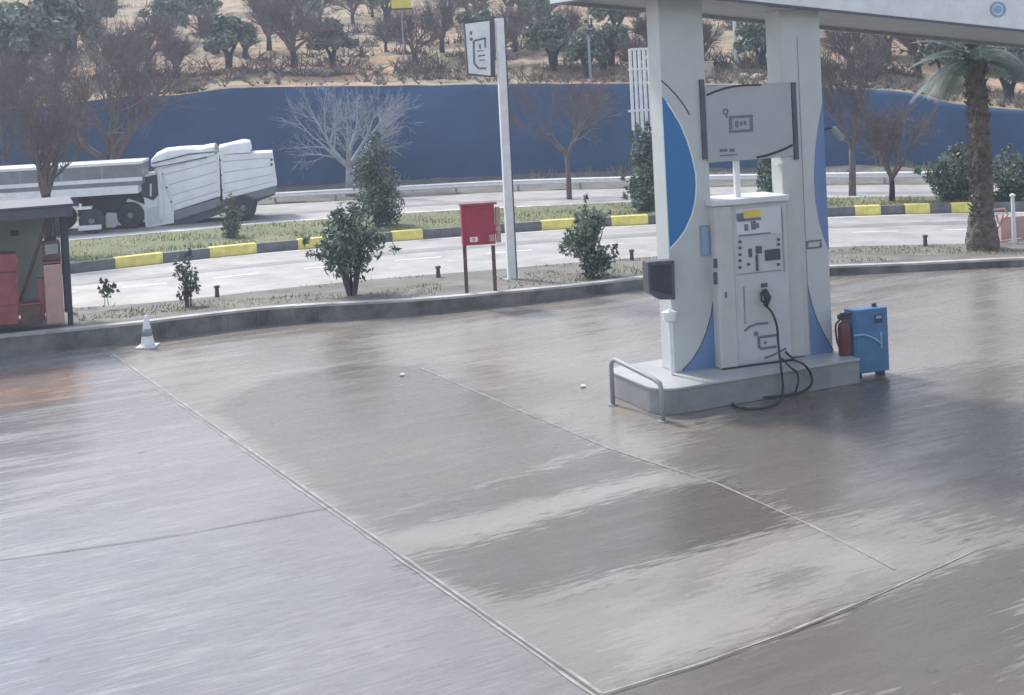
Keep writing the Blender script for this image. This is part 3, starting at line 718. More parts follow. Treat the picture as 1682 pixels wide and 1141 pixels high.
for i in range(30):
    a = random.uniform(0, 6.28); el = random.uniform(.0, 1.35); L_ = random.uniform(1.3, 1.9); p = V((0, 0, Hp-.1)); d = V((math.cos(a)*math.cos(el), math.sin(a)*math.cos(el), math.sin(el))); pts = [p]
    for s_ in range(12): d = (d+V((0,0,-.095))).normalized(); p = p+d*(L_/12); pts.append(p)
    mb.tube(pts, [.02*(1-j/14) for j in range(13)], 4)
    for j in range(2, 13):
        for sg in (-1, 1):
            t = (pts[j]-pts[j-1]).normalized(); s = t.cross(V((0,0,1))).normalized()*sg
            for f_ in (0, .33, .66):
                q = pts[j-1].lerp(pts[j], f_); l = .42*math.sin(math.pi*(j+f_)/14)+.08; e = q+(s*.8+t*.7+V((0,0,-.15))).normalized()*l
                mb.face([q, q+t*.03, e])
shift(mb, pb); mb.build('fronds', M['palm'], pt)
mb = MB(); 
for i in range(15):
    for j in range(20):
        a = 2*math.pi*j/20; rr_ = .31-.08*(i/14)**2+.05*noise.noise(V((math.cos(a)*2.5, math.sin(a)*2.5, i*.35))); mb.v.append((pb.x+rr_*math.cos(a), pb.y+rr_*math.sin(a), pb.z-.08+.66*i/14))
for i in range(14):
    for j in range(20): mb.f.append((i*20+j, i*20+(j+1) % 20, (i+1)*20+(j+1) % 20, (i+1)*20+j)); mb.mi.append(0)
mb.build('root_base', M['palmtrunk'], pt)

# ------------------------------------------------------------------ pump island
E18 = 18
isl = V((G(1085, 686).x, G(1085, 686).y, 0)); IP = Plane(isl, 23)
RC = .28; IH = .30; ILEN = 2.72; IW = 1.3
def isl_pts(z, g_=0.0):
    pts = []
    for i in range(9):
        a = math.pi/2*i/8+math.pi; pts.append((RC+(RC-g_)*math.cos(a), RC+(RC-g_)*math.sin(a)))
    pts = [(0+g_, RC)]+pts[1:]+[(ILEN-g_, g_), (ILEN-g_, IW-g_), (RC, IW-g_)]
    for i in range(1, 9):
        a = math.pi/2+math.pi/2*i/8; pts.append((RC+(RC-g_)*math.cos(a), IW-RC+(RC-g_)*math.sin(a)))
    return [IP.w(u, z, -v_) for u, v_ in pts]
it = thing('pump_island', 'raised concrete pump island with rounded end under the canopy pillars', 'pump island', isl)
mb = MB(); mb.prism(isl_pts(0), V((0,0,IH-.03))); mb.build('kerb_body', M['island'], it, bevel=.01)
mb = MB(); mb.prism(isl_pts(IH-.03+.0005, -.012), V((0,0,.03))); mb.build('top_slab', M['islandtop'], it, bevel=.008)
# crash bar
a = G(1007, 665); b = G(1090, 687)-V((0,0.0,0)); cb = thing('crash_bar', 'grey bent steel crash bar standing at the left end of the pump island', 'crash bar', a)
ha = .54; hb_ = .44; mb = MB()
b = b+V((-.02,-.12,0)); d = (b-a).normalized()
pts = [a, a+V((0,0,ha-.08)), a+V((0,0,ha-.02))+d*.03, a+V((0,0,ha))+d*.09, b+V((0,0,hb_))-d*.12, b+V((0,0,hb_-.03))-d*.03, b+V((0,0,hb_-.1)), b]
mb.tube(pts, .027, 10); mb.build('bar', M['grey'], cb, shade=True)
for q in (a, b):
    mb = MB(); mb.lathe(q, [(.06,0),(.06,.012)], 12); mb.build('foot_plate', M['grey'], cb)
# pillars
P0 = G(1108, 612, IH); PP = Plane(P0, E18)
uL0 = PP.uz(1108, 612)[0]; uL1 = PP.uz(1180, 606)[0]; uR0 = PP.uz(1304, 590)[0]; uR1 = PP.uz(1369, 585)[0]
TOPZ = 4.62; TH = .34
def zpy(u, py):  # height on the plane at u whose pixel row is py
    lo, hi = -1, 6
    for _ in range(30):
        m_ = (lo+hi)/2
        if proj(PP.w(u, m_))[1] > py: lo = m_
        else: hi = m_
    return lo
def pillar(u0, u1, label, topz):
    t = thing('canopy_pillar', label, 'pillar', PP.w((u0+u1)/2, IH, 0), 'canopy pillars')
    mb = MB(); PP.urect(u0, u1, IH, topz, 0, TH, mb); mb.build('cladding', M['pillar'], t, bevel=.012)
    return t
def fr(u0, u1, f): return u0+(u1-u0)*f
def blade(t, u0, u1, lst, mat_, name='blue_panel', off=.004):
    pts = [PP.w(fr(u0, u1, f), zpy(fr(u0, u1, f), y), off) for f, y in lst]
    mb = MB(); mb.prism(pts, PP.N*(-.006)); return mb.build(name, mat_, t)
tl = pillar(uL0, uL1, 'left canopy pillar, white with bright blue crescent on its left side', 4.66)
cr = [(.0,158),(.10,168),(.22,182),(.38,203),(.52,230),(.62,258),(.68,285),(.68,305),(.64,330),(.55,353),(.38,378),(.2,395),(.02,408)]
blade(tl, uL0, uL1, cr, M['blue'])
low = [(1.0,468),(.96,490),(.88,518),(.76,545),(.60,570),(.42,590),(.18,608),(.18,611.5),(1.0,603)]
low = [(f, y) for f, y in low]
o = blade(tl, uL0, uL1, low, M['blue2'], 'lower_blue_panel')
def trim(t, u0, u1, lst, wd=.012, mat_=None):
    mb = MB()
    for (f0, y0), (f1, y1) in zip(lst, lst[1:]):
        ua, ub = fr(u0, u1, f0), fr(u0, u1, f1); a_, b_ = PP.w(ua, zpy(ua, y0), .006), PP.w(ub, zpy(ub, y1), .006); d_ = (b_-a_).normalized(); nn = d_.cross(PP.N)*wd/2
        mb.prism([a_-nn, b_-nn, b_+nn, a_+nn], PP.N*-.004)
    mb.build('trim_line', mat_ or M['line'], t)
trim(tl, uL0, uL1, [(0,132),(.15,142),(.32,156),(.48,172),(.6,188)])
trim(tl, uL0, uL1, low[:7], .012, M['darkgrey'])
trim(tl, uL0, uL1, cr[1:], .018, M['white2'])
tr = pillar(uR0, uR1, 'right canopy pillar, white with narrow blue panels on its right side', 4.48)
crr = [(1.0,165),(.93,185),(.83,215),(.75,250),(.70,290),(.71,330),(.78,365),(.88,390),(1.0,410)]
blade(tr, uR0, uR1, crr, M['blue2'])
lowr = [(.42,470),(.5,500),(.62,528),(.8,560),(1.0,588),(.42,592)]
lowr = [(.42,470),(.5,498),(.62,525),(.8,552),(1.0,574),(1.0,580),(.42,584)]
blade(tr, uR0, uR1, lowr, M['blue2'], 'lower_blue_panel'); trim(tr, uR0, uR1, lowr[:5], .012, M['darkgrey'])
trim(tr, uR0, uR1, [(.42,60),(.42,300),(.42,575)], .008, M['grey'])
mb = MB(); u = fr(uR0, uR1, .5)
for (x0, x1, y0, y1) in ((1325,1350,394,397),(1325,1350,405,408),(1325,1328,397,405),(1347,1350,397,405)): PP.rect(x0, x1, y0, y1, .006, .008, mb)
mb.build('label_plate', M['logo'], tr)
mb = MB(); PP.rect(1151, 1166, 370, 420, .02, .02, mb); o = mb.build('notice_holder', M['grey'], tl)
mb = MB(); PP.rect(1153.5, 1163.5, 373, 417, .024, .006, mb); mb.build('notice', M['lblue'], tl)
# black terminal box on the left pillar and the pipe with white cup
t = thing('terminal_box', 'dark grey box fixed to the outer side of the left pump pillar', 'box', PP.w(uL0-.15, 1.4, .1))
mb = MB(); PP.pz([(1064,430),(1108,427),(1110,492),(1085,492),(1066,480)], .16, .16, mb); mb.build('casing', M['darkgrey'], t, bevel=.01)
mb = MB(); PP.pz([(1069,436),(1103,433),(1104,484),(1071,476)], .165, .01, mb); mb.build('cover', M['dark'], t)
mb = MB(); PP.rect(1100, 1108, 440, 480, .0, .1, mb); mb.build('bracket', M['grey'], t)
t = thing('standpipe', 'thin white pipe with a white cup beside the left pump pillar', 'pipe', PP.w(uL0-.05, IH, .08))
a_ = PP.w(PP.uz(1104, 616, .08)[0], IH, .08); mb = MB(); mb.tube([a_, P2(a_, zpy(uL0, 505))], .022, 10); mb.build('pipe', M['white2'], t)
mb = MB(); mb.lathe(P2(a_, zpy(uL0, 526)), [(.035,0),(.075,.03),(.085,.12),(.06,.13)], 14); mb.build('cup', M['white2'], t)
# sign board between the pillars
t = thing('pump_sign', 'grey sign board with square logo hanging between the two pump pillars', 'sign', PP.w((uL1+uR0)/2, 2.9, 0))
mb = MB(); PP.rect(1160, 1302, 138, 262, .02, .16, mb); mb.build('board', M['sign'], t, bevel=.008)
mb = MB(); PP.rect(1152.5, 1159.5, 130, 262, .03, .18, mb); mb.build('side_post', M['darkgrey'], t)
mb = MB(); PP.rect(1303, 1310, 135, 262, .03, .18, mb); mb.build('side_post', M['darkgrey'], t)
mb = MB(); PP.stroke([(1161,156),(1175,150),(1190,145),(1207,141.5),(1225,139.5),(1250,139)], 3.2, .026, .006, mb); mb.build('black_swoosh', M['line'], t); mb = MB(); PP.stroke([(1302,238),(1290,244),(1275,250),(1258,255.5),(1243,258.5)], 3.6, .026, .006, mb); mb.build('black_swoosh', M['line'], t)
def logo(pl, x, y, s, off, mb):
    pl.ring(x, y, 3.2*s, 5.6*s, off, .006, mb, k=14, ax=.8)
    pl.stroke([(x+1*s,y+5*s),(x+3*s,y+10*s)], 2.5*s, off, .006, mb)
    x0, x1, y0, y1 = x+6*s, x+45*s, y+6*s, y+34*s
    pl.rect(x0, x1, y0, y0+4.5*s, off, .006, mb); pl.rect(x0, x1, y1-4.5*s, y1, off, .006, mb)
    pl.rect(x0, x0+5*s, y0+4.5*s, y1-4.5*s, off, .006, mb); pl.rect(x1-5*s, x1, y0+4.5*s, y1-4.5*s, off, .006, mb)
    pl.rect(x0+10*s, x0+15*s, y0+9*s, y0+20*s, off, .006, mb); pl.rect(x0+18*s, x0+21*s, y0+10*s, y0+18*s, off, .006, mb); pl.rect(x0+24*s, x0+28*s, y0+9*s, y0+16*s, off, .006, mb)
mb = MB(); logo(PP, 1192, 183, 1.0, .026, mb)
for x0, x1 in ((1183,1187),(1188,1195),(1199,1207)): PP.rect(x0, x1, 244, 249, .026, .006, mb)
PP.rect(1183, 1211, 253.5, 255.5, .026, .006, mb); mb.build('logo', M['logo'], t)
mb = MB(); PP.rect(1208, 1216, 263, 334, -.03, .05, mb); mb.build('hanger', M['white2'], t)
# dispenser
DO = .12; DP = Plane(PP.P0, E18)
t = thing('fuel_dispenser', 'pale fuel dispenser with display and hose between the two pump pillars', 'fuel dispenser', PP.w((uL1+uR0)/2, IH, .1))
zt = PP.uz(1230, 334, DO)[1]; uD0 = PP.uz(1183, 600, DO)[0]; uDm = PP.uz(1212, 600, DO)[0]; uD1 = PP.uz(1302, 600, DO)[0]
mb = MB(); PP.urect(uDm, uD1, IH, zt, DO, .46, mb); mb.build('body', M['pale'], t, bevel=.012)
mb = MB(); PP.urect(uD0, uDm-.003, IH, zt-.005, DO+.035, .52, mb); mb.build('side_column', M['pale2'], t, bevel=.02)
mb = MB(); PP.urect(uD0-.03, uD1+.02, zt+.002, zt+.07, DO+.06, .60, mb); mb.build('cap', M['white'], t, bevel=.01)
mb = MB(); PP.rect(1291, 1317, 268, 586, .05, .2, mb); o = mb.build('hose_mast', M['pale2'], t, bevel=.01)
f = DO+.006
mb = MB(); PP.rect(1209, 1283, 341, 386, f, .012, mb); mb.build('head_panel', M['white'], t)
mb = MB(); PP.rect(1221, 1250, 345, 356, f+.006, .008, mb); mb.build('seen_through_kerb', M['yellowsign'], t)  # yellow panel standing in for the kerb seen through the dispenser head
mb = MB()
for r in ((1210,1222,350,361),(1212,1250,358,362.5),(1223,1229,368,379),(1234,1242,363,377),(1243,1247,366,374),(1213,1266,383.5,386)): PP.rect(*r, f+.006, .008, mb)
mb.build('display', M['logo'], t)
for x, y in ((1216,397),(1216,407),(1216,418),(1216,428),(1216,439),(1279,393),(1279,401),(1279,434),(1230,434)):
    mb = MB(); PP.disc(x, y, 2.6, f+.004, .008, mb, k=10); mb.build('button', M['darkgrey'], t)
mb = MB(); PP.rect(1242, 1251.5, 404, 416, f+.004, .008, mb); PP.rect(1230, 1235.5, 408, 422, f+.004, .008, mb); PP.rect(1242, 1246, 418, 445, f+.004, .008, mb); mb.build('keypad', M['darkgrey'], t)
mb = MB(); PP.rect(1257, 1282, 409, 427, f+.004, .008, mb); mb.build('screen', M['glass'], t)
mb = MB(); PP.rect(1211, 1284, 446, 448, f, .006, mb); PP.rect(1222, 1224.5, 470, 532, f, .006, mb); PP.rect(1285.5, 1287.5, 340, 446, f, .006, mb); mb.build('panel_seam', M['grey'], t)
mb = MB(); PP.rect(1251, 1261, 465, 471.5, f+.01, .014, mb); mb.build('nozzle_hook', M['darkgrey'], t)
mb = MB(); PP.rect(1224, 1270, 474, 532, f-.003, .006, mb); mb.build('recess_panel', M['pale2'], t)
mb = MB(); PP.stroke([(1223,543.5),(1232,536),(1245,531.5),(1262,530.5)], 3.6, f, .006, mb); mb.build('swoosh', M['logo'], t)
mb = MB(); PP.stroke([(1256,588),(1270,583),(1291,572)], 3.2, f, .006, mb); mb.build('swoosh', M['logo'], t); mb = MB()
PP.ring(1242, 548, 0.5, 4, f, .006, mb, k=12)
for r in ((1245,1276,550,554),(1245,1249,554,572),(1249,1276,568.5,573),(1256,1259,560,565)): PP.rect(*r, f+.003, .006, mb)
mb.build('logo', M['logo'], t)
mb = MB(); PP.rect(1191, 1194.5, 479, 489, DO+.04, .008, mb); mb.build('lock', M['logo'], t)
mb = MB()
for y0, y1 in ((425,440),(447,467)): mb = MB(); PP.rect(1173, 1178, y0, y1, DO+.04, .02, mb); mb.build('latch', M['darkgrey'], t)
# base line of dispenser: black gasket
mb = MB(); PP.urect(uD0+.01, uD1, IH+.001, IH+.022, DO+.045, .02, mb); mb.build('base_gasket', M['line'], t)
def PW(px, py, off): return PP.w(*PP.uz(px, py, off), off)
mb = MB(); n0 = PW(1255, 476, DO+.05); n1 = PW(1261, 488, DO+.10); n2 = PW(1258, 502, DO+.06)
mb.tube([n0, n1, n2], [.035, .045, .028], 8); mb.tube([PW(1250,480,DO+.04), PW(1251,494,DO+.05), PW(1259,500,DO+.07)], .011, 6); mb.build('nozzle', M['rubber'], t, shade=True)
def smoothpath(P, n=8):
    out = []
    for i in range(len(P)-1):
        p0, p1, p2, p3 = P[max(i-1,0)], P[i], P[i+1], P[min(i+2,len(P)-1)]
        for j in range(n):
            s = j/n; out.append(.5*((2*p1)+(p2-p0)*s+(2*p0-5*p1+4*p2-p3)*s*s+(3*p1-p0-3*p2+p3)*s*s*s))
    out.append(P[-1]); return out
gz = .02
def IPW(px, py, off=.05): return IP.w(*IP.uz(px, py, off), off)
mb = MB(); mb.tube(smoothpath([n2, PW(1268,513,DO+.10), PW(1276,535,DO+.12), PW(1278,560,DO+.13), PW(1281,588,DO+.2), G(1283,604,IH+.05), IPW(1285,622), IPW(1286,640,.06), G(1282,656,gz), G(1262,668,gz), G(1235,671,gz), G(1210,668,gz), G(1206,660,gz), G(1240,654,gz), G(1285,650,gz+.02), G(1318,643,gz), IPW(1333,630,.07), IPW(1331,612,.06), G(1320,598,IH+.1), PW(1305,591,DO+.12), PW(1290,577,DO+.03)], 8), .014, 8); mb.build('hose', M['rubber'], t, shade=True)
mb = MB(); mb.tube(smoothpath([PW(1284,588,DO+.14), G(1296,601,IH+.06), IPW(1309,612,.05), IPW(1311,628,.06), G(1306,646,gz)], 8), .012, 8); mb.build('hose', M['rubber'], t, shade=True)

# fire extinguisher and blue cabinet
q = IP.w(2.82, IH, -.55); q = P2(G(1388, 583, IH), IH)
t = thing('fire_extinguisher', 'dark red fire extinguisher on the right end of the pump island', 'fire extinguisher', q)
mb = MB(); mb.lathe(q, [(.065,0),(.075,.02),(.075,.33),(.06,.38),(.025,.41),(.025,.44)], 16); mb.build('cylinder', mat('dark_red_paint', (0.16, 0.05, 0.06), 0.45, 0.15, 5), t, shade=True)
mb = MB(); mb.box(q+V((-.07,-.02,.441)), V((.14,0,0)), V((0,.04,0)), V((0,0,.05))); mb.box(q+V((-.04,-.02,.49)), V((.13,0,0)), V((0,.04,0)), V((0,0,.02))); mb.build('valve', M['dark'], t)
mb = MB(); mb.tube(smoothpath([q+V((-.03,-.03,.45)), q+V((-.11,-.06,.38)), q+V((-.11,-.08,.2)), q+V((-.08,-.08,.1))], 5), .012, 6); mb.build('hose', M['rubber'], t)
bq = G(1418, 622); BP = Plane(bq, E18)
t = thing('blue_cabinet', 'blue metal cabinet standing on the ground at the right end of the pump island', 'cabinet', bq)
u0 = BP.uz(1420, 615)[0]; u1 = BP.uz(1462, 612)[0]; u0 = BP.uz(1403,560)[0]; z1 = BP.uz(1430, 507)[1]
mb = MB(); BP.urect(u0, u1, .06, z1, 0, .20, mb); mb.build('casing', M['cabblue'], t, bevel=.015)
mb = MB(); BP.urect(u0+.03, u1-.03, .14, z1-.05, .006, .008, mb); mb.build('door', M['cabblue'], t)
mb = MB(); BP.rect(1437, 1450, 516, 530, .012, .01, mb); mb.build('badge', M['dark'], t)
mb = MB(); BP.rect(1439, 1448, 518, 523, .014, .004, mb); mb.build('badge_text', M['lblue'], t)
mb = MB(); mb.tube(smoothpath([BP.w(*BP.uz(x, y, .02), .02) for x, y in ((1403,551),(1420,550),(1436,556),(1447,564))], 5), .013, 6); mb.build('air_hose', M['lblue'], t)
mb = MB(); mb.tube([BP.w(*BP.uz(1447, 545, .01), .01), BP.w(*BP.uz(1448, 572, .01), .01)], .014, 8); mb.build('handle', M['lblue'], t)
mb = MB(); mb.lathe(P2(BP.w(u1-.12, 0, -.1), z1), [(.03,0),(.03,.04),(.01,.05)], 10); mb.build('cap', M['dark'], t)
for uu in (u0+.06, u1-.1):
    mb = MB(); BP.urect(uu, uu+.05, 0, .06, -.03, .14, mb); mb.build('foot', M['dark'], t)

# canopy over the pump island
C1 = V((1.52, 13.3, 0)); ca = math.radians(28); Ec = V((math.cos(ca), math.sin(ca), 0)); Dc = V((-.55, .84, 0)); LC = 9.5
def zc(s, d=0): return 4.70-.093*s
t = thing('canopy', 'flat station canopy with white fascia resting on the two pump pillars', 'canopy', C1)
DEP = 1.8
def cp(s, d, z): return C1+Ec*s+Dc*d+V((0,0,zc(s)+z))
mb = MB()
mb.prism([cp(.04,.04,.05), cp(LC,.04,.05), cp(LC,DEP,.05), cp(.04,DEP,.05)], V((0,0,.35))); mb.build('soffit', M['grey'], t)
mb = MB(); mb.prism([cp(0,0,0), cp(LC,0,0), cp(LC,0,.85), cp(0,0,.85)], Dc*.04); mb.build('front_fascia', M['white2'], t)
mb = MB(); mb.prism([cp(0,.041,0), cp(0,DEP,0), cp(0,DEP,.85), cp(0,.041,.85)], Ec*.04); mb.build('end_fascia', M['white2'], t)
mb = MB(); mb.prism([cp(.041,DEP-.04,0), cp(LC,DEP-.04,0), cp(LC,DEP-.04,.85), cp(.041,DEP-.04,.85)], Dc*.04); mb.build('rear_fascia', M['grey'], t)
mb = MB(); mb.prism([cp(-.01,-.012,-.03), cp(LC,-.012,-.03), cp(LC,-.012,-.002), cp(-.01,-.012,-.002)], Dc*.05); mb.prism([cp(-.012,.04,-.03), cp(-.012,DEP,-.03), cp(-.012,DEP,-.002), cp(-.012,.04,-.002)], Ec*.05); mb.build('edge_trim', M['darkgrey'], t)
CPl = Plane(C1, E=Ec); mb = MB(); CPl.ring(1640, 15, 9.5, 13, .01, .012, mb, k=28, ax=1); CPl.disc(1640, 15, 6.5, .01, .012, mb, k=20); mb.build('round_emblem', M['lblue'], t)
# floodlight bracket on right pillar
t = thing('floodlight', 'small grey floodlight on a bracket at the right side of the right pump pillar', 'floodlight', PP.w(uR1, 3.2, 0))
mb = MB(); a_ = PW(1352,212,-.1); b_ = PW(1374,208,-.1); mb.tube([a_, b_], .015, 6); mb.build('bracket', M['dark'], t)
mb = MB(); PP.pz([(1368,209),(1374,207),(1388,224),(1386,231),(1381,227)], -.05, .08, mb); mb.build('lamp_head', M['grey'], t)

# cream cabinet at the right frame edge and litter
for x, y, l in ((660,617,'small white scrap of litter on the concrete in front of the oleander'),(957,636,'small white scrap of litter on the concrete left of the crash bar')):
    q = G(x, y); mb = MB(); mb.prism([q+V((-.03,-.03,.006)), q+V((.035,-.02,.006)), q+V((.02,.04,.006)), q+V((-.02,.03,.006))], V((.005,0,.02))); tag(mb.build('litter', M['white2']), l, 'litter', 'scraps of litter')

# traffic cone
q = G(243, 570); t = thing('traffic_cone', 'white traffic cone with square base by the kerb', 'traffic cone', q)
mb = MB(); mb.box(q+V((-.15,-.15,0)), V((.30,0,0)), V((0,.30,0)), V((0,0,.035))); mb.build('base', M['white'], t, bevel=.01)
mb = MB(); mb.lathe(q+V((0,0,.036)), [(.105,0),(.10,.03),(.03,.44),(.022,.46)], 20); mb.build('cone_body', M['white2'], t, shade=True)
mb = MB(); mb.lathe(q+V((0,0,.18)), [(.082,0),(.062,.11)], 20); mb.build('sleeve', M['grey'], t, shade=True)

# red hose cabinet on legs
q = G(790, 503); HP = Plane(q, E=(G(815, 500)-G(763, 504)))
t = thing('hose_cabinet', 'red fire hose cabinet on two brown legs at the kerb', 'cabinet', q)
mb = MB(); HP.rect(759, 813, 337, 402, .0, .22, mb); mb.build('casing', M['red'], t, bevel=.008)
mb = MB(); HP.rect(762.5, 809.5, 341, 398, .008, .01, mb); mb.build('door', M['red'], t)
mb = MB(); HP.rect(756, 816, 333.5, 337, .03, .28, mb); mb.build('lid', M['redold'], t)
for x in (765.5, 812.5):
    mb = MB(); ub = HP.uz(x, 450, -.08)[0]; HP.urect(ub-.03, ub+.03, 0, HP.uz(x, 403, -.08)[1], -.08, .05, mb); mb.build('leg', M['rust'], t)
mb = MB(); HP.rect(772, 785, 389, 397, .012, .006, mb); mb.build('label_plate', M['white2'], t)
mb = MB(); HP.ring(778, 393, 1.2, 2.4, .014, .004, mb, k=10); mb.build('label_mark', M['red'], t)
mb = MB(); HP.rect(804, 812, 385, 396, .014, .012, mb); mb.build('latch', M['pink'], t)
mb = MB(); HP.rect(815, 822, 340, 398, -.05, .1, mb); mb.build('side_flap', M['pink'], t)
mb = MB(); c0 = HP.w(*HP.uz(818, 375, -.04), -.04); mb.lathe(c0, [(.05,0),(.05,.06)], 12, axis=HP.N, e1=V((0,0,1))); mb.build('valve_cap', M['pink'], t)

# totem sign
q = G(841, 458, .15); TP = Plane(q, 12)
t = thing('totem_sign', 'tall white totem pole with a framed white sign board on its left side', 'sign', q)
zt = TP.uz(815, 30)[1]
mb = MB(); TP.urect(-.075, .075, .15, zt, .05, .13, mb); mb.build('pole', M['white2'], t, bevel=.006)
mb = MB(); TP.urect(.077, .105, .15, zt, .03, .06, mb); mb.build('pole_edge', M['darkgrey'], t)
mb = MB(); TP.urect(-.15, .15, .12, .16, .12, .26, mb); mb.build('base_plate', M['grey'], t)
brd = [(762,37),(806,30),(806,126),(768,122)]
ub1 = -.08
mb = MB(); TP.pz([(762,36),(811,30),(814,127),(768,123)], .045, .14, mb); mb.build('sign_frame', M['darkgrey'], t)
mb = MB(); TP.pz([(764,39),(804,34),(806,124),(770,120)], .050, .02, mb); mb.build('sign_face', M['white2'], t)
mb = MB(); TP.stroke([(774,51),(773,57)], 4, .054, .006, mb); TP.ring(774, 64, .4, 2.8, .054, .006, mb, k=10)
TP.stroke([(778,67),(779,104)], 3.4, .054, .006, mb); TP.stroke([(778,67),(798,62)], 3.2, .054, .006, mb); TP.stroke([(779,104),(786,112),(799,112)], 3.2, .054, .006, mb); TP.stroke([(797,62),(797,78)], 2.8, .054, .006, mb)
TP.stroke([(788,72),(789,80)], 3, .054, .006, mb); TP.stroke([(784,84),(794,82)], 1.8, .054, .006, mb); TP.stroke([(785,92),(797,90)], 2.4, .054, .006, mb); TP.stroke([(787,99),(797,98)], 1.6, .054, .006, mb)
mb.build('logo', M['logo'], t)
# bollard stubs
for x, y, yt, l in ((357,489,468,'short dark bollard on the verge beside the small grey-green shrub'),(720,453,436,'short dark bollard on the verge left of the hose cabinet'),(1038,427,409,'short dark bollard on the verge left of the pump pillar'),(1520,402,385,'short dark bollard on the verge left of the palm')):
    q = G(x, y, .08); h = height_for(q, yt); mb = MB(); mb.lathe(q, [(.05,-.05),(.045,.02),(.035,h-.06),(.055,h-.05),(.055,h-.01),(.02,h)], 12); tag(mb.build('bollard', M['darkgrey'], shade=True), l, 'bollard', 'short bollards on the verge')

# slatted white frame, poles on the hill
q = hill_at(1052, 130); q = P2(wb[0], 0)
ii = min(range(len(XS)), key=lambda i: abs(proj(P2(wb[i], 1))[0]-1052)); q = P2(wb[ii]-outw(wb, ii)*1.2, .2); SP = Plane(q, 15)
t = thing('slatted_frame', 'white slatted steel frame standing behind the left pump pillar', 'frame', q)
for x, yb in ((1038,214),(1045.5,214),(1053,216),(1060.5,216),(1068,208)):
    mb = MB(); SP.rect(x-2.2, x+2.2, 80, yb, 0, .06, mb); mb.build('slat', M['white2'], t)
for y in (80, 113, 181):
    mb = MB(); SP.rect(1032 if y > 90 else 1035.5, 1071, y-1.8, y+1.8, .03, .03, mb); mb.build('cross_bar', M['white2'], t)
for x in (1042, 1064):
    mb = MB(); SP.rect(x-1, x+1, 120, 300, -.07, .06, mb); mb.build('post', M['grey'], t)
def pole(name, px, ytop, pbase, label, cat, col_='grey', r=.05):
    t = thing(name, label, cat, pbase); mb = MB(); H = height_for(pbase, ytop); mb.tube([pbase-V((0,0,.2)), pbase+V((0,0,H))], [r, r*.7], 8); mb.build('shaft', M[col_], t); return t, H
q = hill_at(964, 134); t, H = pole('utility_pole', 964, 18, q, 'thin grey utility pole with equipment at its top on the crest', 'pole', 'grey', .06)
mb = MB(); s = 1/pxm(q)
for dx, dy, w_, h_ in ((-6,20,4,6),(0,28,8,5),(-3,38,6,7),(4,24,3,12)): mb.box(q+V((dx*s, -.1, H-dy*s)), V((w_*s,0,0)), V((0,.2,0)), V((0,0,h_*s)))
mb.build('equipment', M['dark'], t)
mb = MB(); mb.box(q+V((-.12,-.15,-.65)), V((.24,0,0)), V((0,.2,0)), V((0,0,.75))); mb.build('meter_box', M['white2'], t)
q = hill_at(1203, 112); t, H = pole('lamp_post', 1196, 20, q, 'pale leaning post on the slope seen between the pump pillars', 'post', 'white2', .10)
mb = MB(); mb.box(q+V((-.18,-.12,-.1)), V((.36,0,0)), V((0,.24,0)), V((0,0,.25))); mb.build('footing', M['stone'], t)
q = hill_at(1384, 110); t, H = pole('post', 1382, 52, q, 'short pale post on the slope right of the right pump pillar', 'post', 'white2', .07)
mb = MB(); mb.box(q+V((-.12,-.12,-.1)), V((.24,0,0)), V((0,.24,0)), V((0,0,.2))); mb.build('footing', M['stone'], t)
q = hill_at(1156, 128); mb = MB(); s = 1/pxm(q); mb.box(q+V((-8*s,-.3,-.2)), V((16*s,0,0)), V((0,.5,0)), V((0,0,.2+24*s))); mb.box(q+V((-9*s,-.33,24*s)), V((18*s,0,0)), V((0,.56,0)), V((0,0,.05)))
tag(mb.build('meter_cabinet', M['stone'], bevel=.02), 'small pale cabinet on the crest right of the left pump pillar', 'cabinet')
random.seed(3)
for x, y, w_, h_, l in ((1215,128,16,10,'pale boulder, leftmost on the crest above the pump sign'),(1236,131,20,13,'pale boulder, middle one on the crest above the pump sign'),(1258,132,18,10,'pale boulder, rightmost on the crest above the pump sign'),(1370,130,14,12,'white boulder on the crest just right of the right pump pillar'),(883,292,9,7,'small white stone lying beside the guardrail right of the totem')):
    q = hill_at(x, y) if y < 200 else G(x, 299, .25); s = 1/pxm(q); mb = MB(); n = 10; rings = 6
    for i in range(rings+1):
        th = math.pi*i/rings
        for j in range(n):
            a = 2*math.pi*j/n; d = V((math.sin(th)*math.cos(a), math.sin(th)*math.sin(a), math.cos(th))); r = 1+.45*noise.noise(d*1.7+V((x, 0, 0))); mb.v.append(tuple(q+V((d.x*r*w_*s/2, d.y*r*w_*s/2, d.z*r*h_*s/2+h_*s*.25))))
    for i in range(rings):
        for j in range(n): mb.f.append((i*n+j, (i+1)*n+j, (i+1)*n+(j+1) % n, i*n+(j+1) % n)); mb.mi.append(0)
    tag(mb.build('boulder', M['stone']), l, 'boulder')
# yellow sign at top
q = hill_at(664, 122); YP = Plane(q, 5); t = thing('yellow_sign', 'small yellow sign board on a thin post at the top of the slope', 'sign', q)
zb = YP.uz(663, 13)[1]; hw = 16/pxm(q)
mb = MB(); YP.urect(-hw, hw, zb, zb+1.0, .05, .06, mb); mb.build('board', M['yellowsign'], t)
mb = MB(); YP.urect(-hw-.04, hw+.04, zb-.07, zb-.003, .055, .07, mb); mb.build('lower_frame', M['dark'], t)
mb = MB(); YP.urect(-.03, .03, q.z-.2, zb+.5, -.02, .05, mb); mb.build('post', M['grey'], t)
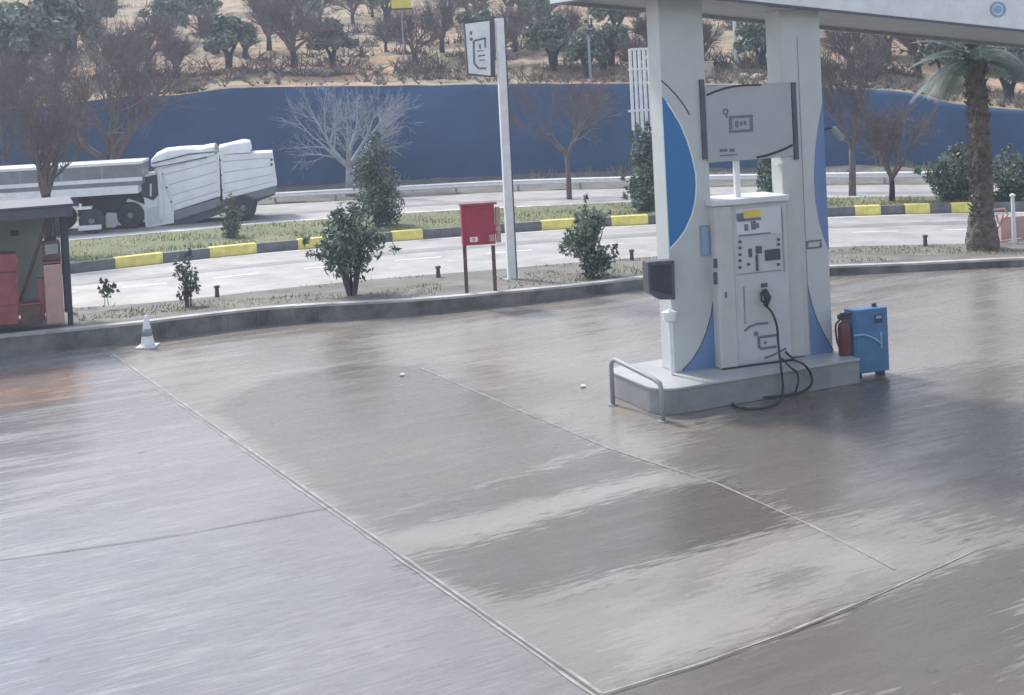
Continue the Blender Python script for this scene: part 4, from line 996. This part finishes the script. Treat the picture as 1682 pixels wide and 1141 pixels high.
# right edge: white post and pink low wall
q = G(1666, 398, .05); t, H = pole('white_post', 1664, 322, q, 'white post standing right of the palm planter', 'post', 'white2', .055)
mb = MB(); mb.lathe(q+V((0,0,H)), [(.06,0),(.06,.03),(.02,.06)], 10); mb.build('cap', M['white2'], t)
KP = Plane(G(1655, 400), E=(G(1700, 398)-G(1640, 402))); t = thing('ladder_frame', 'pinkish tubular frame leaning beside the palm trunk', 'frame', G(1655, 400))
for pts in (((1630,345),(1650,343),(1655,352),(1640,372),(1628,395)), ((1636,352),(1641,368),(1648,352)), ((1640,398),(1660,394),(1678,392))):
    mb = MB(); mb.tube([KP.w(*KP.uz(x, y)) for x, y in pts], .025, 7); mb.build('rod', M['pink'], t)
mb = MB(); KP.rect(1644, 1700, 355, 393, -.5, .12, mb); tag(mb.build('low_wall', M['pink'], bevel=.01), 'low pinkish wall behind the white post at the right edge', 'wall')

# ------------------------------------------------------------------ shelter on the left
q = G(112, 534, .3); SH = Plane(q, E=(G(440,533)-G(0,585)))
t = thing('shelter', 'dark open shelter frame with flat roof at the left edge', 'shelter', P2(q, .3))
up = SH.uz(111, 440)[0]; zr = SH.uz(60, 358)[1]
mb = MB(); SH.urect(up-.04, up+.04, .3, zr, 0, .08, mb); mb.build('post', M['dark'], t); mb = MB(); SH.urect(up-.045, up+.045, .3, zr, -1.4, .08, mb); mb.build('post', M['dark'], t)
mb = MB(); SH.urect(up-3.2, up+.12, zr, zr+.17, .15, 1.8, mb); mb.build('roof', M['darkgrey'], t, bevel=.01)
mb = MB(); SH.urect(up-3.2, up+.14, zr+.17, zr+.20, .18, 1.86, mb); mb.build('roof_edge', M['darkgrey'], t)
mb = MB(); a_ = SH.w(*SH.uz(77, 360, -.02), -.02); b_ = SH.w(*SH.uz(34, 495, -.02), -.02); mb.tube([a_, b_], .028, 4); mb.tube([SH.w(*SH.uz(86, 360, -.02), -.02), SH.w(*SH.uz(86, 388, -.02), -.02)], .02, 4); mb.build('brace', M['rust'], t)
mb = MB(); SH.urect(up-3.2, SH.uz(72, 430, -1.2)[0], .35, zr-.02, -1.2, .04, mb); mb.build('back_panel', M['hutback'], t)
mb = MB(); SH.urect(up-3.2, up+.15, .0, .30, .22, 1.9, mb); mb.build('plinth', M['kerb'], t, bevel=.02)
mb = MB(); SH.rect(17, 31, 378, 387, -1.18, .02, mb); mb.build('notice', M['dark'], t)
q = SH.w(SH.uz(90, 480)[0], .3, .02); t = thing('vending_unit', 'faded pink upright service unit standing beside the shelter post', 'service unit', q)
mb = MB(); SH.rect(74, 104, 434, 531, .05, .3, mb); mb.build('cabinet', M['pink'], t, bevel=.012)
mb = MB(); SH.rect(80, 101, 444, 520, .056, .01, mb); mb.build('door', M['pink'], t)
mb = MB(); SH.rect(70, 99, 396, 428, .0, .22, mb); mb.build('head_box', M['rust'], t, bevel=.01)
mb = MB(); SH.rect(74, 95, 401, 417, .006, .01, mb); mb.build('dial', M['grey'], t)
mb = MB(); SH.rect(70, 100, 429, 432.5, .03, .28, mb); mb.build('shelf', M['redold'], t)
mb = MB(); SH.rect(64, 73, 458, 528, .0, .25, mb); mb.build('side_box', M['redold'], t)
t = thing('red_cabinet', 'faded red cabinet cut by the left edge of the view inside the shelter', 'cabinet', SH.w(SH.uz(10, 500)[0], .3, .05))
mb = MB(); SH.pz([(-50,420),(25,417),(30,424),(31,532),(-50,538)], .10, .45, mb); mb.build('casing', M['redold'], t, bevel=.01)
mb = MB(); SH.rect(-50, 26, 448, 450.5, .105, .01, mb); SH.rect(-50, 29, 503, 505, .105, .01, mb); mb.build('drawer_seam', M['rust'], t)
t = thing('dark_crate', 'low dark brown box on the shelter plinth between the red cabinet and the pink unit', 'box', SH.w(SH.uz(50, 520)[0], .3, .05))
mb = MB(); SH.rect(34, 68, 501, 532, .06, .3, mb); mb.build('box_body', M['rust'], t, bevel=.01)
mb = MB(); SH.rect(33, 69, 498, 500.5, .07, .32, mb); mb.build('lid', M['redold'], t)

# ------------------------------------------------------------------ vehicles
def wheel(parent, c, r, w_, axis, dark=M['rubber']):
    e = axis.normalized(); mb = MB(); mb.lathe(c-e*w_/2, [(r*.62,0),(r*.94,0),(r,w_*.12),(r,w_*.88),(r*.94,w_),(r*.62,w_)], 26, axis=e, e1=V((0,0,1))); wobj = mb.build('wheel', dark, parent, shade=False)
    mb = MB(); mb.lathe(c-e*(w_/2+.012), [(r*.12,-.02),(r*.2,-.02),(r*.25,.02),(r*.5,.06),(r*.6,.0),(r*.6,w_*.7)], 22, axis=e, e1=V((0,0,1))); mb.build('rim', M['silver'], wobj, shade=False)
    return wobj
# silver trailer (nearer), runs out of the left edge of the view
q = G(150, 384); AP = Plane(q, E=(G(440, 347)-G(60, 372)))
t = thing('silver_trailer', 'long silver flat-sided trailer passing on the far road, cut by the left edge', 'trailer', P2(q, 0))
uR = AP.uz(233, 300)[0]; zT = AP.uz(150, 269)[1]; zB = AP.uz(150, 322)[1]; UL = uR-9.5; WD = 2.2; hh = zT-zB
mb = MB(); AP.urect(UL, uR, zB+.27*hh, zT-.09*hh, -.03, WD-.06, mb); mb.build('side_panel', M['silver'], t)
mb = MB(); AP.urect(UL, uR+.02, zT-.09*hh, zT, 0, WD, mb); mb.build('top_rail', M['white2'], t, bevel=.01)
mb = MB(); AP.urect(UL, uR+.02, zB+.27*hh+.12*hh, zB+.27*hh+.24*hh, .004, .03, mb); mb.build('mid_rail', M['white2'], t)
mb = MB(); AP.urect(UL, uR-.12, zB, zB+.26*hh, -.01, WD-.02, mb); mb.build('lower_rail', M['white2'], t, bevel=.01)
mb = MB()
u = UL+.3
while u < uR-.2: AP.urect(u, u+.05, zB+.27*hh+.25*hh, zT-.1*hh, -.012, .03, mb); u += 1.15
mb.build('stake', M['grey'], t)
mb = MB(); AP.urect(UL, AP.uz(128, 340)[0], zB-.28, zB-.002, -.25, WD-.5, mb); mb.build('chassis', M['dark'], t)
for u in (AP.uz(150, 360)[0], AP.uz(150, 360)[0]-1.1, AP.uz(150, 360)[0]-5.5):
    for o_ in (-.18, -WD+.18): wheel(t, AP.w(u, .38, o_), .38, .24, AP.N*-1)
mb = MB(); AP.urect(AP.uz(128,360)[0], AP.uz(166,360)[0], .12, .26, .02, .06, mb); mb.build('bumper', M['white2'], t)
mb = MB(); AP.urect(AP.uz(123,340)[0], AP.uz(150,340)[0], zB-.38, zB-.30, .02, .3, mb); AP.urect(AP.uz(130,340)[0], AP.uz(134,340)[0], zB-.30, zB-.2, .02, .1, mb); mb.build('fitting', M['white2'], t)
# white cargo lorry
q = G(216, 379); B_ = Plane(q+V((0,.9,0)), E=(G(440, 347)-G(60, 372)))
t = thing('white_lorry', 'white cargo lorry with tilted load body and pale tarpaulin on the far road', 'lorry', P2(q, 0))
OB = 0.0
def bz(px, py, off=0): return B_.uz(px, py, off)
for x in (215, 400):
    u = bz(x, 350)[0]
    for o_ in (-.02, -1.75): wheel(t, B_.w(u, .40 if x < 300 else .40, o_), .40, .24, B_.N*-1)
wu = bz(215,350)[0]
mb = MB(); B_.pz([(230,289),(252,284),(258,266),(284,262),(286,366),(240,374),(236,352),(226,338),(207,331),(210,326),(238,336)], 0.0, 1.8, mb); mb.build('cab', M['lorry'], t)
mb = MB(); B_.pz([(232,292),(258,286),(260,320),(252,329),(232,322)], .012, .03, mb); win = mb.build('window', M['glass'], t)
mb = MB(); B_.pz([(246,302),(249,301),(249,322),(246,322)], .018, .01, mb); mb.build('window_frame', M['white2'], win)
mb = MB(); B_.pz([(241,342),(266,336),(267,366),(243,370)], .010, .02, mb); dr = mb.build('door', M['white'], t)
mb = MB(); B_.pz([(264,343),(267,342.5),(267,353),(264,354)], .018, .02, mb); mb.build('handle', M['dark'], dr)
mb = MB(); B_.pz([(172,356),(176,349),(196,350),(207,350),(199,362),(188,374),(174,374)], .03, .25, mb); mb.build('mudguard', M['white2'], t, bevel=.01)
mb = MB(); B_.pz([(128,326),(236,318),(238,336),(222,337),(208,340),(200,350),(128,356)], -.2, 1.4, mb); mb.build('chassis', M['dark'], t)
mb = MB(); B_.pz([(280,364),(286,350),(450,306),(452,320),(420,332),(300,372)], -.12, 1.6, mb); mb.build('frame_rail', M['darkgrey'], t)
# load bodies
def body(c, name):
    (tl, tr_, br, bl) = c
    mb = MB(); B_.pz([tl, tr_, br, bl], 0.02, 1.95, mb); o = mb.build(name, M['lorry'], t, bevel=.01)
    def L2(a, b, s): return (lerp(a[0], b[0], s), lerp(a[1], b[1], s))
    mb = MB()
    for s in (.02, .27, .52, .76, .93):
        B_.pz([L2(tl, bl, s), L2(tr_, br, s), L2(tr_, br, s+.035), L2(tl, bl, s+.035)], .035, .012, mb)
    mb.build('board_rail', M['lorry'], o)
    mb = MB()
    for s in (.145, .39, .64, .85):
        B_.pz([L2(tl, bl, s), L2(tr_, br, s), L2(tr_, br, s+.022), L2(tl, bl, s+.022)], .026, .008, mb)
    mb.build('board_gap', M['gap'], o)
    mb = MB()
    for s in (0.0, .95):
        B_.pz([L2(tl, tr_, s), L2(tl, tr_, s+.05), L2(bl, br, s+.05), L2(bl, br, s)], .045, .02, mb)
    mb.build('stake_post', M['white2'], o)
    mb = MB()
    for s in (.12, .45, .78): B_.disc(*L2(tl, bl, s), 1.6, .05, .01, mb, k=8)
    mb.build('hinge', M['dark'], o)
    return o
body([(264,277),(360,252),(362,322),(286,346)], 'load_body')
body([(361,254),(447,250),(455,304),(366,328)], 'load_body')
mb = MB(); B_.pz([(286,347),(362,324),(362,338),(288,362)], -.02, 1.7, mb); mb.build('skirt', M['silver'], t)
mb = MB(); B_.pz([(385,320),(452,305),(453,317),(400,332)], -.02, 1.7, mb); mb.build('skirt', M['silver'], t)
# tarpaulin with folds
def tarp(top, bot, name='tarpaulin'):
    n = 40; K2 = 10; mb = MB(); xs0, xs1 = top[0][0], top[-1][0]
    for i in range(n+1):
        x = lerp(xs0, xs1, i/n); yt = interp(top, x); yb = interp(bot, x)
        uT, zTt = B_.uz(x, yt, 0); uB, zBb = B_.uz(x, yb, .04)
        prof = [(-1.98, zBb), (-1.9, zTt-.06), (-1.2, zTt+.02), (-.5, zTt+.02), (-.1, zTt-.01), (.03, lerp(zTt, zBb, .25)), (.05, lerp(zTt, zBb, .6)), (.06, zBb)]
        for o_, z_ in prof:
            q_ = B_.w(uT, z_, o_); q_ = q_+B_.N*.05*noise.noise(q_*3.1)+V((0,0,.035*noise.noise(q_*2.3))); mb.v.append(tuple(q_))
    k_ = 8
    for i in range(n):
        for j in range(k_-1): mb.f.append((i*k_+j, (i+1)*k_+j, (i+1)*k_+j+1, i*k_+j+1)); mb.mi.append(0)
    return mb.build(name, M['tarp'], t, shade=True)
tarp([(248,262),(256,252),(268,246),(300,242),(330,241),(352,238)], [(248,272),(256,276),(268,274),(300,266),(330,258),(352,254)])
tarp([(359,240),(380,235),(400,231),(410,232),(412,246)], [(359,254),(380,252),(400,250),(410,250),(412,250)])
mb = MB(); mb.tube([B_.w(*B_.uz(x, y, .08), .08) for x, y in ((250,268),(275,262),(310,253),(352,249))], .02, 5); mb.tube([B_.w(*B_.uz(x, y, .08), .08) for x, y in ((252,275),(290,268),(340,258))], .016, 5); mb.build('rope', M['darkgrey'], t)
mb = MB(); B_.pz([(258,268),(266,266),(268,360),(262,361)], .06, .04, mb); mb.build('corner_post', M['white2'], t)
for x0, y0 in ((446,262),(446,270)):
    mb = MB(); B_.disc(x0, y0, 2.2, .05, .02, mb, k=8); mb.build('tail_lamp', M['dark'], t)

# added unseen roof behind/above the camera that shades the right side of the forecourt
t = thing('shade_roof', 'added flat roof, unseen behind and right of the viewpoint, shading the forecourt', 'roof', V((10, -6, 0)))
mb = MB(); mb.box(V((2.6,-14,5.4)), V((20,0,0)), V((0,17.5,0)), V((0,0,.5))); mb.build('roof_slab', M['grey'], t)
for x, y in ((5,-12),(20,-12),(20,2.5)):
    mb = MB(); mb.box(V((x,y,0)), V((.5,0,0)), V((0,.5,0)), V((0,0,5.4))); mb.build('column', M['white'], t)

# ------------------------------------------------------------------ light, world, camera
SUN_EL = 48; SUN_AZ = -38   # azimuth from +Y towards +X
w = bpy.data.worlds.new('World'); sc.world = w; w.use_nodes = True; nt = w.node_tree
bg = nt.nodes['Background']; sky = nt.nodes.new('ShaderNodeTexSky'); sky.sky_type = 'NISHITA'; sky.sun_disc = False
sky.sun_elevation = math.radians(SUN_EL); sky.sun_rotation = math.radians(SUN_AZ); sky.air_density = 1.0; sky.dust_density = 1.5; sky.ozone_density = 1.5
hs = nt.nodes.new('ShaderNodeHueSaturation'); hs.inputs['Saturation'].default_value = 0.52; nt.links.new(sky.outputs['Color'], hs.inputs['Color']); nt.links.new(hs.outputs['Color'], bg.inputs['Color']); bg.inputs['Strength'].default_value = 0.15
sl = bpy.data.lights.new('sun', 'SUN'); sl.energy = 2.4; sl.angle = math.radians(8); sl.color = (1, .94, .86); so = bpy.data.objects.new('sun', sl); COL.objects.link(so)
el, az = math.radians(SUN_EL), math.radians(SUN_AZ); sd = V((math.sin(az)*math.cos(el), math.cos(az)*math.cos(el), math.sin(el)))
so.rotation_euler = sd.to_track_quat('Z', 'Y').to_euler()
# haze
USE_HAZE = True
if USE_HAZE:
    mb = MB(); mb.box(V((-190,-30,-1.2)), V((380,0,0)), V((0,330,0)), V((0,0,70))); 
    hz = bpy.data.materials.new('haze_air'); hz.use_nodes = True; n_ = hz.node_tree; n_.nodes.remove(n_.nodes['Principled BSDF'])
    pv = n_.nodes.new('ShaderNodeVolumePrincipled'); pv.inputs['Color'].default_value = (.72, .80, .95, 1); pv.inputs['Density'].default_value = 0.0023; pv.inputs['Anisotropy'].default_value = 0.2
    n_.links.new(pv.outputs['Volume'], n_.nodes['Material Output'].inputs['Volume'])
    ho = mb.build('haze', hz); stuff(ho, 'thin pale haze filling the air over the road and slope', 'haze')
cam = bpy.data.cameras.new('camera'); co = bpy.data.objects.new('camera', cam); COL.objects.link(co); co.location = CAM
from mathutils import Matrix
mt = Matrix((Rr, Ur, -Fw)).transposed(); co.rotation_euler = mt.to_euler()
cam.sensor_width = 36; cam.lens = F/1682*36; cam.shift_y = -(570.5-CY0)/1682; cam.clip_end = 2000; cam.clip_start = .1
sc.camera = co
sc.render.engine = 'CYCLES'
sc.view_settings.view_transform = 'Standard'; sc.view_settings.look = 'None'; sc.view_settings.exposure = 0.93; sc.view_settings.gamma = 1
sc.render.resolution_x = 1024; sc.render.resolution_y = 695
